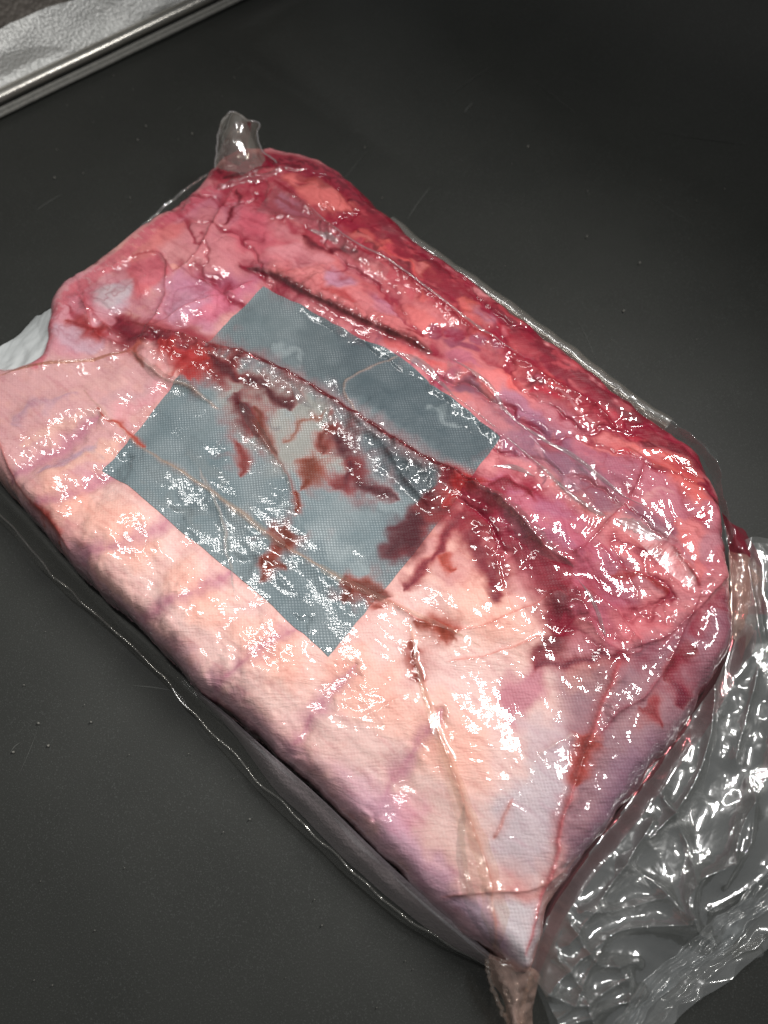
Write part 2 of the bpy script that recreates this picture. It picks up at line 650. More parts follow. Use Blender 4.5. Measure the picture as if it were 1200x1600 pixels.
def region(px, c, soft=14, op=1.0, warp=2.0, weave=None, mott=0.0, seed=0, z=ZT):
    """a soft-edged patch of tissue"""
    P = uv(px, z)
    s = soft * PXM
    sl = window(P, s * 2 + 0.006)
    d = sdf(P, GU[sl] + warp * WU[sl], GV[sl] + warp * WV[sl])
    a = sstep(-s, s, d) * op
    if mott:
        a = a * np.clip(1 - mott + 2 * mott * (0.5 + 0.9 * fbm(GU[sl] * 70, GV[sl] * 110, 70 + seed, 4, .6)), 0, 1)
    blend(sl, a, lin(*c))
    if weave is not None:
        WEAVE[sl] = WEAVE[sl] * (1 - a) + weave * a


def stroke(px, wpx, c, soft=0.5, op=1.0, warp=1.0, rel=0.0, relw=1.0):
    """a streak of colour wpx pixels wide; rel (mm) raises or sinks it"""
    w = np.broadcast_to(np.asarray(wpx, float), (len(px),)) * PXM / 2
    sl, d, sd, wd, tt = stroke_field(uv(px), w, w.max() * (2.5 + soft) + 0.003, warp)
    taper = sstep(0, .06, tt) * sstep(0, .06, 1 - tt) * .6 + .4
    wd = wd * taper
    wd = wd * np.clip(1 + .55 * FN[sl], .3, 1.8)
    a = (1 - sstep(1 - soft, 1 + soft, d / np.maximum(wd, 1e-5))) * op * np.clip(.92 + .25 * FN2[sl], 0, 1)
    if c is not None:
        blend(sl, a, lin(*c))
    if rel:
        H[sl] += rel * MM * np.exp(-(d / (wd * relw)) ** 2)


def ridge(px, hmm, w1, w2, warp=0.25):
    """an asymmetric fold: w1 px wide on its left side, w2 px on its right, looking along the path"""
    n = len(px)
    lo, hi = min(w1, w2) * .42, max(w1, w2) * 2.0
    sl, d, sd, wd, tt = stroke_field(uv(px), np.ones(n) * .001, hi * PXM * 3, warp)
    ww = np.where((sd > 0) == (w1 > w2), hi, lo) * PXM
    e = sstep(0, .12, tt) * sstep(0, .12, 1 - tt) * np.clip(.85 + .5 * FN[sl], .3, 1.4)
    H[sl] += hmm * MM * e * np.exp(-np.sqrt(d * d + 4e-8) / ww)


def pillow(cx, cy, rx, ry, ang, hmm):
    c = uv([(cx, cy)])
    q = uv([(cx + math.cos(ang) * 50, cy + math.sin(ang) * 50)])
    t = (q - c)[0]
    t /= np.linalg.norm(t)
    sl = window(c, max(rx, ry) * PXM * 2.6)
    X, Y = GU[sl] - c[0, 0] + WU[sl], GV[sl] - c[0, 1] + WV[sl]
    a = (X * t[0] + Y * t[1]) / (rx * PXM)
    b = (-X * t[1] + Y * t[0]) / (ry * PXM)
    H[sl] += hmm * MM * np.exp(-(a * a + b * b) ** 1.8)


# --- tissue colours -------------------------------------------------
n1 = fbm(GU * 22, GV * 34, 31, 5, .55)
n2 = fbm(GU * 55 + 3, GV * 70, 41, 4, .6)
base = lin(222, 170, 158)
COLR[:] = base
a = np.clip(0.5 + 0.8 * n1, 0, 1)
COLR[:] = COLR * (1 - a[..., None] * .55) + lin(205, 140, 145) * a[..., None] * .55
a = np.clip(0.9 * n2, 0, 1)
COLR[:] = COLR * (1 - a[..., None] * .5) + lin(240, 195, 165) * a[..., None] * .5

FAT, PEACH, MAUVE, GREY = (236, 202, 192), (240, 192, 166), (196, 140, 150), (178, 150, 156)
RED, CRIM, DARK, ORNG, BRN = (176, 48, 62), (150, 24, 48), (96, 14, 32), (232, 146, 112), (134, 62, 36)

# lower middle: pale fat
region([(640, 900), (900, 1000), (880, 1180), (760, 1400), (500, 1180), (330, 1060), (180, 900), (120, 800), (170, 740), (520, 1020)], FAT, 30, .85, mott=.15, seed=1, weave=.5)
# left end
region([(-60, 610), (220, 520), (330, 520), (160, 735), (60, 790), (-40, 700)], (214, 164, 166), 26, .8, mott=.25, seed=2, weave=.4)
for k, (x0, y0, x1, y1, c) in enumerate([(60, 640, 200, 590, (226, 178, 172)), (40, 700, 170, 640, (232, 188, 166)), (70, 760, 190, 690, (236, 192, 160)),
                                        (20, 660, 120, 620, (190, 150, 165)), (110, 670, 250, 600, (200, 156, 160)), (180, 660, 280, 590, (226, 160, 166)),
                                        (90, 790, 150, 740, (206, 150, 160)), (60, 740, 150, 700, (176, 150, 168))]):
    stroke([(x0, y0), ((x0 + x1) / 2, (y0 + y1) / 2 - 8), (x1, y1)], 22, c, .9, .7, 2.5)
# top left
region([(80, 470), (200, 395), (330, 295), (420, 330), (430, 430), (330, 520), (210, 520), (70, 560)], (206, 142, 152), 20, .85, mott=.25, seed=3)
region([(150, 460), (190, 440), (205, 480), (180, 515), (140, 500)], (196, 168, 178), 14, .8)
region([(95, 470), (150, 445), (190, 530), (110, 560), (75, 540)], (218, 150, 160), 14, .7)
region([(205, 405), (258, 408), (258, 445), (220, 465), (190, 450)], (212, 96, 104), 12, .75)
region([(150, 445), (195, 440), (200, 475), (165, 480)], (190, 176, 182), 10, .8)
region([(270, 430), (400, 440), (330, 515), (240, 500)], (202, 142, 166), 20, .75, mott=.3, seed=5)
region([(330, 450), (390, 445), (350, 500), (300, 512)], (222, 120, 140), 16, .6)
region([(235, 370), (330, 330), (420, 400), (380, 430), (270, 420)], (222, 166, 158), 18, .8, mott=.2, seed=6)
region([(180, 405), (260, 355), (300, 350), (240, 410)], (224, 130, 118), 14, .6)
# the corner nearest the ear
region([(330, 275), (420, 248), (520, 275), (600, 345), (570, 420), (470, 380), (400, 330), (350, 330)], (178, 66, 82), 12, .9, mott=.3, seed=7)
region([(447, 282), (500, 277), (560, 308), (580, 350), (520, 350), (470, 312)], (228, 148, 122), 9, .95, weave=.1)
region([(440, 265), (490, 262), (560, 300), (530, 305), (470, 285)], (140, 30, 52), 8, .6)
region([(350, 310), (400, 310), (430, 370), (480, 400), (420, 420), (360, 380)], (216, 120, 128), 12, .75, mott=.3, seed=8)
region([(520, 340), (570, 320), (606, 352), (590, 370), (540, 358)], (150, 50, 62), 7, .9, weave=.1)
region([(405, 400), (520, 385), (620, 440), (560, 470), (450, 440)], (222, 160, 156), 16, .8, mott=.2, seed=9)
# upper band
region([(420, 430), (520, 400), (640, 430), (760, 520), (900, 640), (1010, 740), (960, 800), (860, 720), (760, 640), (640, 560), (520, 490)], (226, 152, 132), 22, .85, mott=.25, seed=10, weave=.2)
for k in range(34):
    rs = np.random.RandomState(300 + k)
    f = rs.rand()
    x, y = 480 + f * 460, 430 + f * 350 + rs.uniform(-50, 25)
    L, wd = rs.uniform(20, 60), rs.uniform(10, 24)
    c = [(150, 102, 118), (232, 140, 104), (236, 158, 118), (204, 130, 140), (168, 116, 132), (214, 110, 110)][k % 6]
    stroke([(x - L, y - L * .55), (x, y + rs.uniform(-8, 8)), (x + L, y + L * .6)], wd, c, .85, .65, 4.0)
region([(665, 520), (720, 510), (790, 560), (770, 590), (700, 560)], (148, 104, 122), 14, .75, mott=.5, seed=11)
region([(720, 600), (800, 620), (900, 700), (960, 780), (890, 770), (790, 690)], (150, 100, 116), 18, .8, mott=.45, seed=12)
region([(740, 590), (790, 585), (800, 610), (760, 625)], (232, 146, 116), 9, .85)
region([(775, 605), (820, 600), (830, 630), (790, 640)], (228, 140, 112), 9, .85)
# outer strip of lean meat along the far edge
edge = [(590, 338), (650, 388), (700, 425), (760, 470), (820, 520), (880, 570), (950, 622), (1010, 665), (1075, 715)]
stroke([(x - 22, y + 30) for x, y in edge], 74, (170, 52, 66), .35, .9, 2.5)
stroke([(x - 6, y + 10) for x, y in edge], 34, (128, 26, 42), .5, .9, 2.0)
for k in range(46):
    rs = np.random.RandomState(700 + k)
    f = rs.rand()
    x, y = 560 + f * 470 + rs.uniform(-26, 0), 345 + f * 345 + rs.uniform(0, 26)
    L, wd = rs.uniform(8, 32), rs.uniform(4, 13)
    c = [(226, 132, 104), (222, 120, 104), (120, 20, 38), (206, 104, 104), (140, 60, 60), (96, 14, 34)][k % 6]
    stroke([(x - L, y - L * .7), (x, y + rs.uniform(-5, 5)), (x + L, y + L * .72)], wd, c, .7, .8, 3.0)
# right lobe
region([(900, 690), (1000, 690), (1080, 730), (1125, 800), (1130, 860), (1090, 930), (1010, 840), (930, 780)], (204, 132, 140), 16, .85, mott=.25, seed=13, weave=.5)
region([(905, 700), (980, 700), (1000, 760), (930, 790)], (176, 124, 138), 16, .7, mott=.4, seed=14, weave=.7)
region([(1040, 710), (1080, 735), (1110, 790), (1090, 800), (1040, 750)], (232, 136, 104), 9, .85)
region([(930, 680), (990, 690), (1010, 720), (960, 715)], (228, 148, 116), 9, .8)
region([(950, 830), (1030, 850), (1090, 920), (1010, 905), (950, 870)], (230, 150, 126), 14, .85, weave=.4)
region([(1050, 820), (1085, 830), (1095, 880), (1060, 860)], (232, 150, 118), 10, .7)
# middle right
region([(730, 760), (800, 740), (900, 800), (960, 880), (1000, 960), (960, 1010), (880, 960), (800, 850)], (196, 120, 138), 18, .85, mott=.25, seed=15, weave=.6)
region([(760, 800), (850, 850), (880, 900), (840, 900)], (150, 96, 122), 12, .7, mott=.3, seed=16, weave=.6)
region([(940, 960), (1040, 930), (1060, 960), (1010, 1010), (960, 1010)], (226, 150, 146), 12, .8)
# right lower cloth over lean
region([(880, 1010), (990, 1010), (1140, 940), (1140, 1040), (1040, 1185), (930, 1320), (860, 1390), (850, 1250)], (184, 144, 148), 18, .9, mott=.12, seed=17, weave=1.0)
region([(960, 1180), (1040, 1100), (1090, 1090), (960, 1280), (890, 1370), (880, 1330)], (172, 132, 150), 18, .6, weave=.8)
region([(890, 1030), (960, 1030), (950, 1090), (900, 1090)], (226, 160, 140), 12, .75)
region([(640, 980), (760, 900), (860, 930), (880, 1010), (800, 1040), (690, 1020)], (236, 196, 178), 22, .7, weave=.4)
region([(760, 1270), (830, 1190), (880, 1180), (880, 1280), (840, 1370), (760, 1340)], (206, 190, 196), 18, .85, weave=.9)
region([(800, 1130), (870, 1120), (890, 1190), (830, 1190)], (200, 176, 184), 16, .7, weave=.7)
region([(780, 1080), (830, 1030), (860, 1060), (800, 1150)], (190, 104, 128), 12, .75, weave=1)
region([(560, 1240), (640, 1290), (720, 1400), (770, 1480), (740, 1470), (620, 1350)], (192, 150, 168), 18, .8, weave=.6)
region([(600, 1240), (660, 1250), (650, 1310), (610, 1290)], (214, 134, 160), 14, .6)
region([(700, 1400), (770, 1400), (800, 1500), (760, 1490)], (196, 160, 176), 14, .8, weave=.4)
# fat over the ribs
for cx, cy, rx, ry in [(190, 835, 62, 48), (312, 930, 56, 44), (425, 1022, 66, 48), (575, 1075, 70, 60), (700, 1160, 70, 60), (760, 960, 60, 40), (110, 780, 50, 26)]:
    th = np.linspace(0, 2 * np.pi, 14, endpoint=False)
    region([(cx + rx * math.cos(t) * .9 + ry * .2 * math.sin(t), cy + ry * math.sin(t) + rx * .3 * math.cos(t)) for t in th], (242, 188, 154), 26, .85, 2.5, weave=.45)
for p, w_ in [([(50, 832), (120, 770), (200, 715)], 24), ([(130, 900), (205, 850), (285, 800)], 30), ([(225, 985), (300, 930), (390, 880)], 30), ([(335, 1085), (400, 1020), (480, 975)], 30),
              ([(450, 1180), (500, 1100), (560, 1040)], 26), ([(20, 760), (90, 700), (150, 650)], 22), ([(580, 1280), (640, 1180), (690, 1110)], 24)]:
    stroke(p, [w_ * .7, w_, w_ * .7], (194, 132, 150), 1.0, .72, .8, -2.2, 2.0)
    stroke(p, [w_ * .2, w_ * .3, w_ * .2], (180, 104, 124), 1.0, .25, .8)
stroke([(100, 850), (180, 945), (280, 1030), (400, 1130), (500, 1210), (600, 1300), (700, 1400)], 26, (206, 160, 172), .8, .6, 2.0)


region([(905, 1040), (1000, 1030), (1145, 950), (1142, 1040), (1040, 1185), (930, 1320), (868, 1385), (880, 1250)], (152, 112, 122), 16, .8, weave=1.0)
region([(985, 1060), (1110, 990), (1125, 1040), (1030, 1130), (960, 1150)], (176, 134, 138), 14, .6, weave=1.0)
region([(960, 1200), (1060, 1130), (1000, 1230), (920, 1330), (880, 1370)], (150, 114, 136), 16, .6, weave=.8)
region([(772, 1405), (852, 1395), (838, 1470), (822, 1508), (796, 1500)], (214, 206, 210), 10, .85, weave=1.0)
region([(690, 1405), (765, 1405), (790, 1500), (740, 1470)], (200, 172, 190), 12, .7, weave=.4)
region([(500, 1180), (580, 1210), (720, 1390), (680, 1400), (560, 1280)], (214, 170, 186), 18, .6, weave=.5)
# far half, tissue by tissue
def blob(x, y, rx, ry, ang, c, soft=8, op=.85, warp=2.0, weave=None):
    th = np.linspace(0, 2 * np.pi, 12, endpoint=False)
    ca, sa = math.cos(ang), math.sin(ang)
    region([(x + rx * math.cos(t) * ca - ry * math.sin(t) * sa, y + rx * math.cos(t) * sa + ry * math.sin(t) * ca) for t in th], c, soft, op, warp, weave)


SALM, LILAC, MAR, PALE = (226, 156, 142), (190, 156, 172), (136, 28, 52), (230, 190, 178)
region([(430, 445), (480, 420), (600, 430), (700, 490), (800, 580), (870, 640), (800, 640), (700, 570), (600, 525), (500, 480)], (224, 160, 146), 16, .8)
blob(530, 443, 26, 14, .5, (204, 172, 186), 10); blob(483, 437, 22, 12, .4, (236, 182, 152), 9)
blob(533, 468, 30, 7, .3, (188, 88, 84), 6, .8); blob(610, 480, 40, 16, .6, (196, 150, 166), 12); blob(650, 497, 44, 15, .55, (230, 158, 122), 10)
blob(590, 455, 34, 10, .6, (216, 140, 128), 9); blob(560, 425, 40, 9, .5, (226, 172, 168), 8); blob(470, 405, 50, 14, .2, (226, 176, 168), 10)
blob(690, 480, 30, 9, .65, (206, 110, 112), 7); blob(620, 445, 32, 8, .65, (206, 112, 116), 7)
for x, y, q in [(680, 523, 15), (713, 523, 15), (747, 529, 15), (776, 545, 13)]:
    blob(x, y, q, 11, .3, (160, 102, 120), 5, .85)
blob(653, 527, 9, 6, 0, (150, 20, 44), 5, .9); blob(722, 543, 32, 9, .3, (150, 84, 106), 6); blob(740, 505, 40, 8, .65, (226, 140, 118), 7)
blob(720, 566, 34, 10, .5, (196, 130, 144), 8); blob(780, 587, 20, 12, .3, (236, 158, 132), 6); blob(803, 600, 18, 12, .5, (236, 142, 118), 6)
blob(757, 587, 16, 8, .3, (234, 164, 140), 5); blob(732, 612, 20, 14, .8, (134, 92, 112), 7); blob(700, 590, 14, 18, .6, (196, 110, 130), 7)
blob(840, 602, 18, 8, .3, (112, 14, 38), 5, .95); blob(841, 600, 9, 3, .3, (206, 130, 140), 3, .8); blob(850, 616, 22, 6, .2, (196, 44, 68), 5, .9)  # second blob is a pinkish highlight painted inside the dark lens
blob(890, 665, 60, 20, .55, (196, 150, 158), 14, .7, 2, .6); blob(810, 640, 40, 18, .7, (182, 142, 162), 12, .8, 2, .6)
blob(866, 700, 56, 30, .75, (158, 116, 136), 16, .8, 2, .8); blob(916, 760, 58, 30, .75, (150, 108, 126), 16, .8, 2, .8)
blob(800, 690, 60, 20, .75, (170, 122, 140), 14, .75, 2, .8); blob(760, 650, 34, 14, .7, (214, 150, 146), 10, .8)
for x, y, l, c in [(848, 722, 20, (216, 168, 170)), (934, 758, 16, (212, 170, 172)), (888, 748, 18, (206, 158, 164)), (862, 690, 16, (214, 160, 160)), (820, 668, 18, (216, 160, 160)), (905, 735, 15, (96, 66, 84)), (876, 765, 14, (98, 68, 84)), (838, 745, 16, (110, 76, 94)), (960, 770, 14, (206, 160, 164)), (900, 775, 12, (210, 160, 166))]:
    stroke([(x - l * .25, y - l), (x, y), (x + l * .35, y + l)], [7, 10, 5], c, .9, .75, 2.5)
blob(940, 693, 36, 14, .45, (232, 166, 146), 8); blob(965, 705, 20, 10, .4, (232, 152, 132), 6); blob(978, 712, 12, 8, .5, (206, 60, 78), 5, .8)
region([(987, 700), (1030, 706), (1080, 722), (1092, 760), (1060, 745), (1020, 728)], (236, 142, 106), 7, .9)
blob(1010, 712, 24, 6, .3, (240, 176, 130), 5, .8); blob(1064, 735, 20, 7, .6, (206, 76, 84), 5, .7)
blob(1040, 780, 60, 26, .7, (206, 148, 154), 12, .8, 2, .6); blob(1017, 783, 14, 8, -.5, (224, 186, 168), 5, .8); blob(1039, 774, 14, 5, .2, (222, 184, 172), 4, .8)
blob(1013, 816, 46, 14, .45, (144, 98, 114), 8, .8, 2, .7); blob(1100, 850, 26, 34, .3, (200, 160, 160), 10, .8, 2, .8)
stroke([(1048, 818), (1080, 832), (1076, 862), (1090, 910)], [26, 26, 18, 14], (234, 166, 146), .5, .9); blob(1095, 813, 10, 6, 0, (200, 56, 78), 5, .8)
region([(940, 830), (1000, 850), (1045, 880), (1080, 925), (1020, 905), (965, 880)], (230, 158, 152), 12, .85, 2, .6)
blob(985, 900, 50, 12, .5, (172, 130, 142), 9, .7, 2, .8); blob(960, 925, 40, 14, .5, (186, 138, 150), 9, .7, 2, .8)
blob(860, 800, 34, 16, .4, (186, 130, 148), 9, .8, 2, .7); blob(790, 770, 40, 10, .25, (186, 122, 146), 8, .8, 2, .7); blob(870, 850, 40, 12, .5, (176, 118, 138), 8, .7, 2, .7)
# lean meat along the far edge, in big soft lobes
blob(540, 345, 34, 13, .3, (164, 44, 64), 6, .9); blob(580, 330, 34, 9, .6, (150, 34, 56), 5, .9); blob(590, 375, 32, 8, .55, (218, 124, 104), 6, .8)
blob(620, 395, 26, 8, .5, (196, 76, 90), 6, .8); blob(560, 372, 22, 5, .3, (222, 150, 120), 4, .8); blob(640, 405, 34, 6, .6, (140, 26, 50), 5, .9)
blob(665, 425, 34, 6, .6, (232, 168, 130), 4, .75); blob(690, 445, 36, 9, .65, (150, 34, 58), 6, .9); blob(735, 480, 20, 7, .5, (232, 150, 104), 5, .85)
blob(760, 495, 22, 12, .6, (186, 158, 168), 7, .6); blob(787, 520, 24, 13, .6, (176, 22, 54), 6, .9); blob(790, 518, 10, 6, .8, (228, 150, 150), 5, .8)
blob(820, 545, 26, 10, .6, (216, 120, 116), 7, .7); blob(866, 576, 30, 13, .6, MAR, 6, .9); blob(922, 618, 34, 13, .6, (144, 34, 58), 6, .9)
blob(900, 606, 16, 5, .5, (226, 150, 140), 4, .8); blob(960, 655, 30, 8, .6, (206, 70, 88), 6, .8); blob(985, 668, 26, 7, .6, (150, 24, 50), 5, .9)
stroke([(866, 607), (900, 640), (953, 677)], 4, (222, 186, 176), .5, .7); stroke([(900, 625), (940, 655), (1000, 690)], 10, (196, 50, 72), .6, .8)
blob(457, 330, 30, 9, .5, (186, 130, 144), 6, .8); stroke([(428, 312), (460, 330), (490, 340), (470, 347), (440, 345)], [6, 9, 10, 9, 5], (154, 16, 46), .6, .9)
blob(400, 355, 26, 18, .3, (212, 116, 126), 9, .7); blob(365, 335, 20, 22, .2, (196, 140, 146), 8, .6)
# far left corner
blob(165, 462, 26, 20, -.4, (206, 182, 186), 8, .8); blob(232, 425, 26, 24, .2, (212, 122, 132), 9, .75); blob(128, 475, 22, 26, .6, (206, 122, 136), 8, .7)
blob(122, 530, 44, 22, .35, (208, 174, 186), 9, .8); blob(296, 475, 38, 16, -.5, (206, 150, 168), 10, .8); blob(275, 425, 10, 5, 0, (232, 178, 150), 3, .9)
region([(170, 495), (230, 500), (330, 525), (325, 575), (290, 582), (240, 545), (180, 545)], (156, 44, 62), 12, .75); blob(285, 555, 34, 16, .6, (186, 44, 60), 10, .8)
stroke([(100, 475), (125, 500), (150, 520), (175, 525)], [6, 12, 18, 10], (170, 60, 74), .7, .85)

# --- relief ---------------------------------------------------------
for v in [(190, 835, 68, 66, .72, 6.5), (308, 934, 56, 64, .72, 6.5), (424, 1024, 66, 66, .72, 6.0), (92, 762, 46, 54, .7, 5.0), (565, 1110, 80, 70, .7, 4.5), (710, 1180, 90, 70, .8, 2.6),
          (230, 440, 34, 28, .3, 3.0), (330, 400, 60, 40, .5, 3.5), (520, 315, 60, 28, .6, 3.5), (170, 475, 36, 30, .4, 2.5), (310, 480, 50, 26, -.4, 2.5),
          (820, 800, 110, 30, .7, 5.0), (930, 960, 90, 36, .6, 4.5), (1040, 850, 90, 60, .9, 4.0), (1000, 750, 80, 30, .6, 3.0), (600, 640, 120, 34, .62, 3.0),
          (560, 480, 120, 30, .55, 3.0), (800, 620, 130, 26, .65, 3.0), (110, 640, 90, 40, -.3, 2.5), (850, 1270, 40, 80, .35, 2.5), (960, 1180, 60, 110, .6, 2.5),
          (760, 950, 80, 40, .5, 3.0), (470, 800, 110, 60, .6, 2.0), (950, 1050, 40, 30, .4, 2.0)]:
    pillow(*v)

FOLDS = [  # path, height mm, width left, width right (px), line colour, line width px, offset of the line
    ([(200, 503), (270, 524), (335, 545), (400, 562), (480, 600), (560, 655), (640, 705), (720, 748), (790, 800), (850, 862), (890, 900)], 3.6, 9, 18, (112, 30, 36), 13),
    ([(377, 418), (430, 436), (470, 462), (517, 485), (563, 508), (607, 527), (660, 549), (682, 552)], 3.6, 18, 5, (78, 6, 20), 17),
    ([(430, 287), (473, 323), (550, 387), (610, 420), (667, 460), (717, 497), (767, 530), (817, 567), (853, 593), (930, 640), (985, 690)], 2.8, 9, 12, (150, 18, 48), 12),
    ([(400, 330), (450, 345), (500, 350), (540, 380)], 2.0, 8, 10, (140, 22, 44), 14),
    ([(980, 700), (1017, 726), (1064, 746), (1101, 769), (1119, 805), (1127, 835)], 2.2, 8, 10, (140, 18, 44), 8),
    ([(700, 562), (760, 612), (830, 690), (900, 765), (950, 820)], 2.0, 7, 9, None, 6),
    ([(655, 590), (720, 640), (785, 690), (860, 755), (915, 800), (950, 815)], 2.0, 7, 9, None, 6),
    ([(130, 610), (215, 693), (330, 768), (440, 852), (520, 900), (600, 938), (690, 980), (750, 1008)], 1.5, 7, 10, (176, 150, 120), 5),
    ([(372, 622), (398, 668), (440, 730), (465, 790), (462, 812)], 1.8, 8, 8, (140, 66, 50), 8),
    ([(640, 968), (655, 1060), (690, 1160), (730, 1270), (765, 1370), (770, 1480)], 1.8, 8, 10, (206, 140, 110), 6),
    ([(970, 1025), (935, 1110), (905, 1190), (880, 1260), (862, 1350), (820, 1490)], 3.0, 14, 8, (196, 100, 104), 7),
    ([(958, 805), (987, 769), (1002, 728)], 1.4, 6, 8, (160, 36, 60), 6),
    ([(888, 871), (918, 849), (958, 805)], 1.8, 7, 7, (150, 26, 54), 10),
    ([(932, 849), (965, 886), (1017, 908), (1046, 930)], 1.6, 6, 10, (170, 40, 66), 10),
    ([(1042, 853), (1072, 901), (1090, 925)], 2.4, 10, 5, (190, 60, 76), 6),
    ([(720, 755), (780, 790), (820, 830), (850, 860), (890, 885), (900, 905)], 2.2, 10, 9, (190, 120, 130), 6),
    ([(890, 905), (960, 960), (1000, 1015), (970, 1025)], 2.2, 9, 9, (170, 70, 84), 5),
    ([(890, 905), (930, 990), (970, 1020)], 1.8, 9, 9, (150, 50, 74), 6),
    ([(970, 1020), (1030, 1000), (1080, 960), (1140, 890)], 2.4, 10, 8, (160, 60, 78), 8),
    ([(1090, 930), (1030, 1060), (960, 1120), (930, 1150)], 1.8, 8, 10, (150, 50, 70), 8),
    ([(600, 938), (700, 985), (800, 960), (880, 920)], 1.3, 6, 9, (210, 110, 96), 5),
    ([(700, 1035), (780, 1020), (850, 990)], 1.2, 5, 8, (206, 110, 90), 5),
    ([(760, 800), (800, 960), (840, 980)], 1.0, 5, 8, None, 5),
    ([(110, 445), (160, 505), (220, 535), (300, 545)], 2.0, 10, 10, (164, 34, 52), 10),
    ([(130, 450), (150, 520), (205, 545)], 1.6, 8, 8, (160, 40, 56), 9),
    ([(215, 540), (255, 470), (262, 410)], 1.6, 8, 8, (170, 50, 64), 6),
    ([(215, 540), (260, 500), (330, 470), (400, 440)], 1.4, 6, 8, (196, 96, 110), 5),
    ([(270, 430), (250, 400), (205, 403), (150, 430)], 1.4, 6, 8, (164, 40, 58), 6),
    ([(270, 430), (310, 400), (345, 330), (370, 290)], 1.6, 6, 8, (164, 40, 58), 6),
    ([(335, 300), (370, 290), (430, 275), (455, 262)], 2.4, 10, 8, (180, 60, 84), 7),
    ([(280, 420), (330, 450), (370, 462)], 1.8, 9, 9, (150, 70, 84), 10),
    ([(0, 590), (60, 572), (130, 565), (205, 550)], 1.6, 5, 9, (214, 160, 130), 5),
    ([(205, 550), (250, 590), (300, 610), (340, 640)], 1.8, 10, 6, (226, 196, 180), 6),
    ([(0, 690), (30, 760), (90, 830), (130, 890)], 1.6, 8, 6, (196, 90, 84), 6),
    ([(770, 1310), (790, 1270), (800, 1250)], 1.0, 6, 6, (200, 110, 90), 8),
    ([(690, 1400), (760, 1395), (840, 1385), (900, 1340)], 1.6, 8, 6, (196, 130, 120), 6),
    ([(480, 1110), (560, 1120), (650, 1080)], 0.8, 8, 12, None, 6),
    ([(840, 1180), (890, 1150), (900, 1160)], 1.4, 8, 8, (214, 190, 186), 6),
    ([(560, 655), (540, 600), (620, 560)], 0.7, 4, 4, (190, 170, 150), 3),
    ([(310, 730), (345, 810), (360, 880), (370, 940)], 0.6, 3, 3, (196, 196, 190), 2.5),
    ([(540, 650), (590, 690), (640, 760), (680, 800)], 2.6, 22, 12, None, 6),
]
for path, h, wl, wr, c, lw in FOLDS:
    ridge(path, h * 1.35, wl, wr)

# --- the cloth patch: its own colours, with the fold's shade painted in ----------------------------
CLOTH = np.empty_like(COLR)
CLOTH[:] = lin(112, 132, 142)
a = np.clip(.5 + .9 * fbm(GU * 26, GV * 26, 91, 4), 0, 1)[..., None]
CLOTH[:] = CLOTH * (1 - .5 * a) + lin(146, 160, 168) * .5 * a
TISSUE = COLR


def cloth_region(*a, **k):
    global COLR
    w = WEAVE.copy()
    COLR = CLOTH
    region(*a, **k)
    COLR = TISSUE
    WEAVE[:] = w


cloth_region([(480, 490), (560, 528), (625, 558), (780, 690), (738, 742), (640, 690), (560, 630), (450, 560)], (74, 90, 100), 16, .8)  # strip above the fold turned away from light, its shade painted in
cloth_region([(560, 670), (640, 710), (730, 760), (690, 800), (640, 780)], (70, 82, 90), 14, .85)  # shadowed slope under the fold, painted dark
cloth_region([(412, 447), (520, 505), (540, 600), (380, 555), (335, 520)], (102, 118, 126), 20, .6)
cloth_region([(340, 560), (500, 620), (560, 740), (440, 740), (350, 640)], (158, 160, 158), 24, .8)
cloth_region([(520, 640), (600, 700), (650, 770), (580, 760)], (96, 108, 118), 14, .7)  # more of the fold's shade put into the cloth colour
cloth_region([(390, 850), (450, 880), (520, 1000), (430, 940)], (98, 116, 126), 16, .5)
cloth_region([(170, 720), (300, 780), (380, 900), (250, 800)], (116, 136, 146), 16, .6)
for k in range(26):
    rs = np.random.RandomState(900 + k)
    x, y = rs.uniform(220, 720), rs.uniform(520, 960)
    L = rs.uniform(14, 46)
    P = [(x - L, y - L * .7), (x, y + rs.uniform(-14, 14)), (x + L, y + L * .7)]
    COLR = CLOTH
    stroke(P, rs.uniform(8, 22), [(150, 166, 174), (92, 108, 118), (128, 140, 146)][k % 3], .9, .5, 3.0)
    COLR = TISSUE

# --- blood pooled under the film: same on tissue and cloth ----------


def stain(px, w, c, soft=0.35, op=.95, warp=1.6):
    global COLR
    w = np.broadcast_to(np.asarray(w, float), (len(px),))
    w = w * np.where(w > 12, 1.22, 1.0)
    c = tuple(v * f for v, f in zip(c, (.80, .36, .80) if c[1] < 50 else (.92, .80, .72)))
    halo = tuple(.45 * a + .55 * b for a, b in zip(c, (176, 84, 66)))
    for T in (TISSUE, CLOTH):
        COLR = T
        stroke(px, w * 2.4, tuple(.5 * v + .5 * u for v, u in zip(halo, (196, 110, 116))), 1.0, .32 * op, warp * 1.4)
        stroke(px, w * 1.55, halo, .9, .5 * op, warp * 1.3)
        stroke(px, w * 1.05, c, max(soft, .85), op * .93, warp)
        stroke(px, w * .5, tuple(v * .78 for v in c), .95, .6 * op, warp)
    COLR = TISSUE


def pool(px, c, soft=8, op=.95, warp=1.6):
    global COLR
    for T in (TISSUE, CLOTH):
        COLR = T
        c = tuple(v * f for v, f in zip(c, (.86, .50, .88)))
        region(px, c, soft * 2.2, op * .6, warp * 1.3)
        region(px, c, soft * 1.3, op, warp)
    COLR = TISSUE


